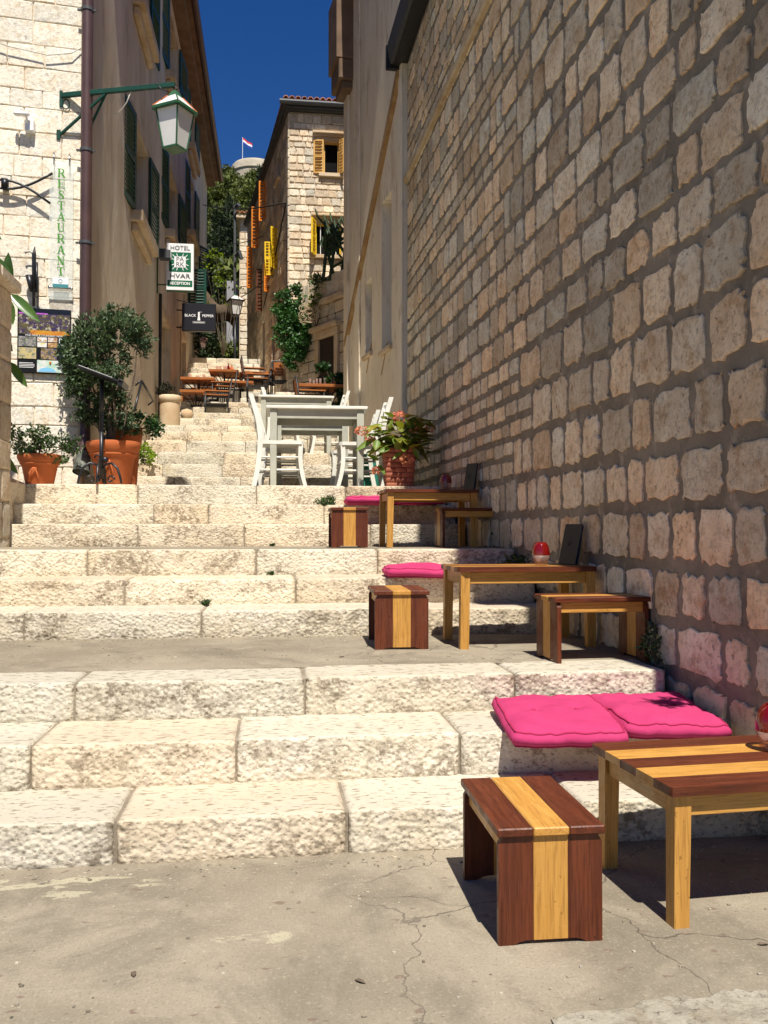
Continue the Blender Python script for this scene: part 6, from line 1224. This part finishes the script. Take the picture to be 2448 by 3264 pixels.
mb = MB(); mb.tube([fr(.0, .03, 6.13), fr(.12, .05, 6.03), fr(.35, .05, 5.98), fr(.7, .05, 6.02), fr(1.1, .05, 6.1), fr(2.0, .05, 6.3)], .006, 5); tag(mb.build('loose_wire', M['wire'], None, True), 'thin pale wire sagging across the sunlit front', 'cable')
# wrought iron menu stand
ms = thing('menu_stand', (-1.645, 8.74, 1.576), 0, 'wrought iron menu stand with twisted post and scrolled feet, in front of the large pot', 'stand')
mb = MB(); mb.tube([(0, 0, .06), (0, 0, .52)], .020, 8); mb.tube([(0, 0, .70), (0, 0, 1.02)], .020, 8); mb.build('post', M['iron'], ms, True)
mb = MB(); n = 60; V = []
for i in range(n + 1):
    for k in range(4): a = i * .22 + k * math.pi / 2; V.append((.024 * math.cos(a), .024 * math.sin(a), .52 + .18 * i / n))
mb.add(V, [(i * 4 + k, i * 4 + (k + 1) % 4, (i + 1) * 4 + (k + 1) % 4, (i + 1) * 4 + k) for i in range(n) for k in range(4)]); mb.build('twisted_post', M['iron'], ms)
for a in (200, 340, 270, 90):
    mb = MB(); ca, sa = math.cos(R(a)), math.sin(R(a)); pts = [(ca * r_, sa * r_, z) for r_, z in ((.02, .16), (.05, .20), (.11, .21), (.17, .16), (.20, .08), (.215, .012))]; mb.tube(pts, .012, 8)
    mb.tube([(ca * (.10 + .045 * math.cos(q * .45) * (1 - q / 18)), sa * (.10 + .045 * math.cos(q * .45) * (1 - q / 18)), .05 + .045 * math.sin(q * .45) * (1 - q / 18)) for q in range(15)], .008, 6); mb.build('leg', M['iron'], ms, True)
mb = MB(); mb.tube([(-.03 - .035 * math.cos(q * .45) * (1 - q / 16), 0, .26 + .04 * math.sin(q * .45) * (1 - q / 18)) for q in range(14)], .008, 6); mb.lathe([(.001, .03), (.03, .02), (.034, 0), (.03, -.02), (.001, -.03)], 12, (.035, 0, .245)); mb.build('scroll', M['iron'], ms, True)
mb = MB(); X = Matrix.Translation((0, 0, 1.04)) @ Matrix.Rotation(R(20), 4, 'Y'); mb.box(-.225, .225, -.16, .16, 0, .018, .003, X=X); mb.box(.19, .235, -.16, .16, -.03, .03, .003, X=X); mb.build('plate', M['iron'], ms)
mb = MB(); mb.box(-.21, .12, -.14, .14, .019, .024, X=X); mb.build('menu_sheet', M['frost'], ms)
# handrail on the left wall
t = thing('handrail', (-1.90, 12.4, 2.5), 0, 'short bent iron handrail on the left wall above the potted plant', 'handrail'); mb = MB(); mb.tube([(0, 0, .28), (.03, .45, .78)], .018, 8); mb.tube([(.03, .45, .78), (.03, 1.7, .68)], .018, 8); mb.tube([(.03, .42, .78), (-.06, .42, .70)], .014, 6); mb.tube([(.03, 1.7, .68), (-.06, 1.7, .60)], .014, 6); mb.build('rail', M['iron'], t, True)
# overhead cables
def cable(name, pts, r, label):
    mb = MB(); P = [Vector(p) for p in pts]; out = []
    for a, b in zip(P[:-1], P[1:]):
        for k in range(8): q = k / 8; out.append(a.lerp(b, q) - Vector((0, 0, .06 * (b - a).length * q * (1 - q))))
    out.append(P[-1]); mb.tube(out, r, 5); tag(mb.build(name, M['cable'], None, True), label, 'cable')
cable('street_cable', [(-1.9, 24.0, 9.95), (.26, 17.0, 7.50)], .014, 'upper black cable across the street to the house corner'); cable('street_cable', [(-1.3, 24, 8.9), (-.1, 20.0, 7.9), (.26, 17.0, 6.75)], .010, 'middle black cable past the yellow shutters')
cable('wall_cable', [(.25, 16.96, 7.50), (.25, 16.96, 4.6)], .012, 'black cable running down the corner of the shuttered house'); cable('wall_cable', [(.23, 17.0, 7.5), (-.10, 19.3, 6.6), (-.3, 21.0, 6.2)], .014, 'sloping black cable along the street side of the shuttered house')
cable('street_cable', [(-.9, 22, 6.9), (-.15, 19.6, 6.75)], .012, 'lower cable between the far lamp and the house')
mb = MB(); mb.box(-1.06, -1.0, 23.5, 23.56, 5.0, 9.8); mb.tube([(-1.0, 23.4, 8.4), (-.9, 23.3, 8.5), (-.84, 23.3, 8.3)], .05, 6); mb.tube([(-1.0, 23.4, 9.7), (-.92, 23.3, 9.75)], .06, 6); tag(mb.build('utility_pole', M['gutter']), 'slim grey pole with insulators between the hill and the narrow pale house', 'pole')
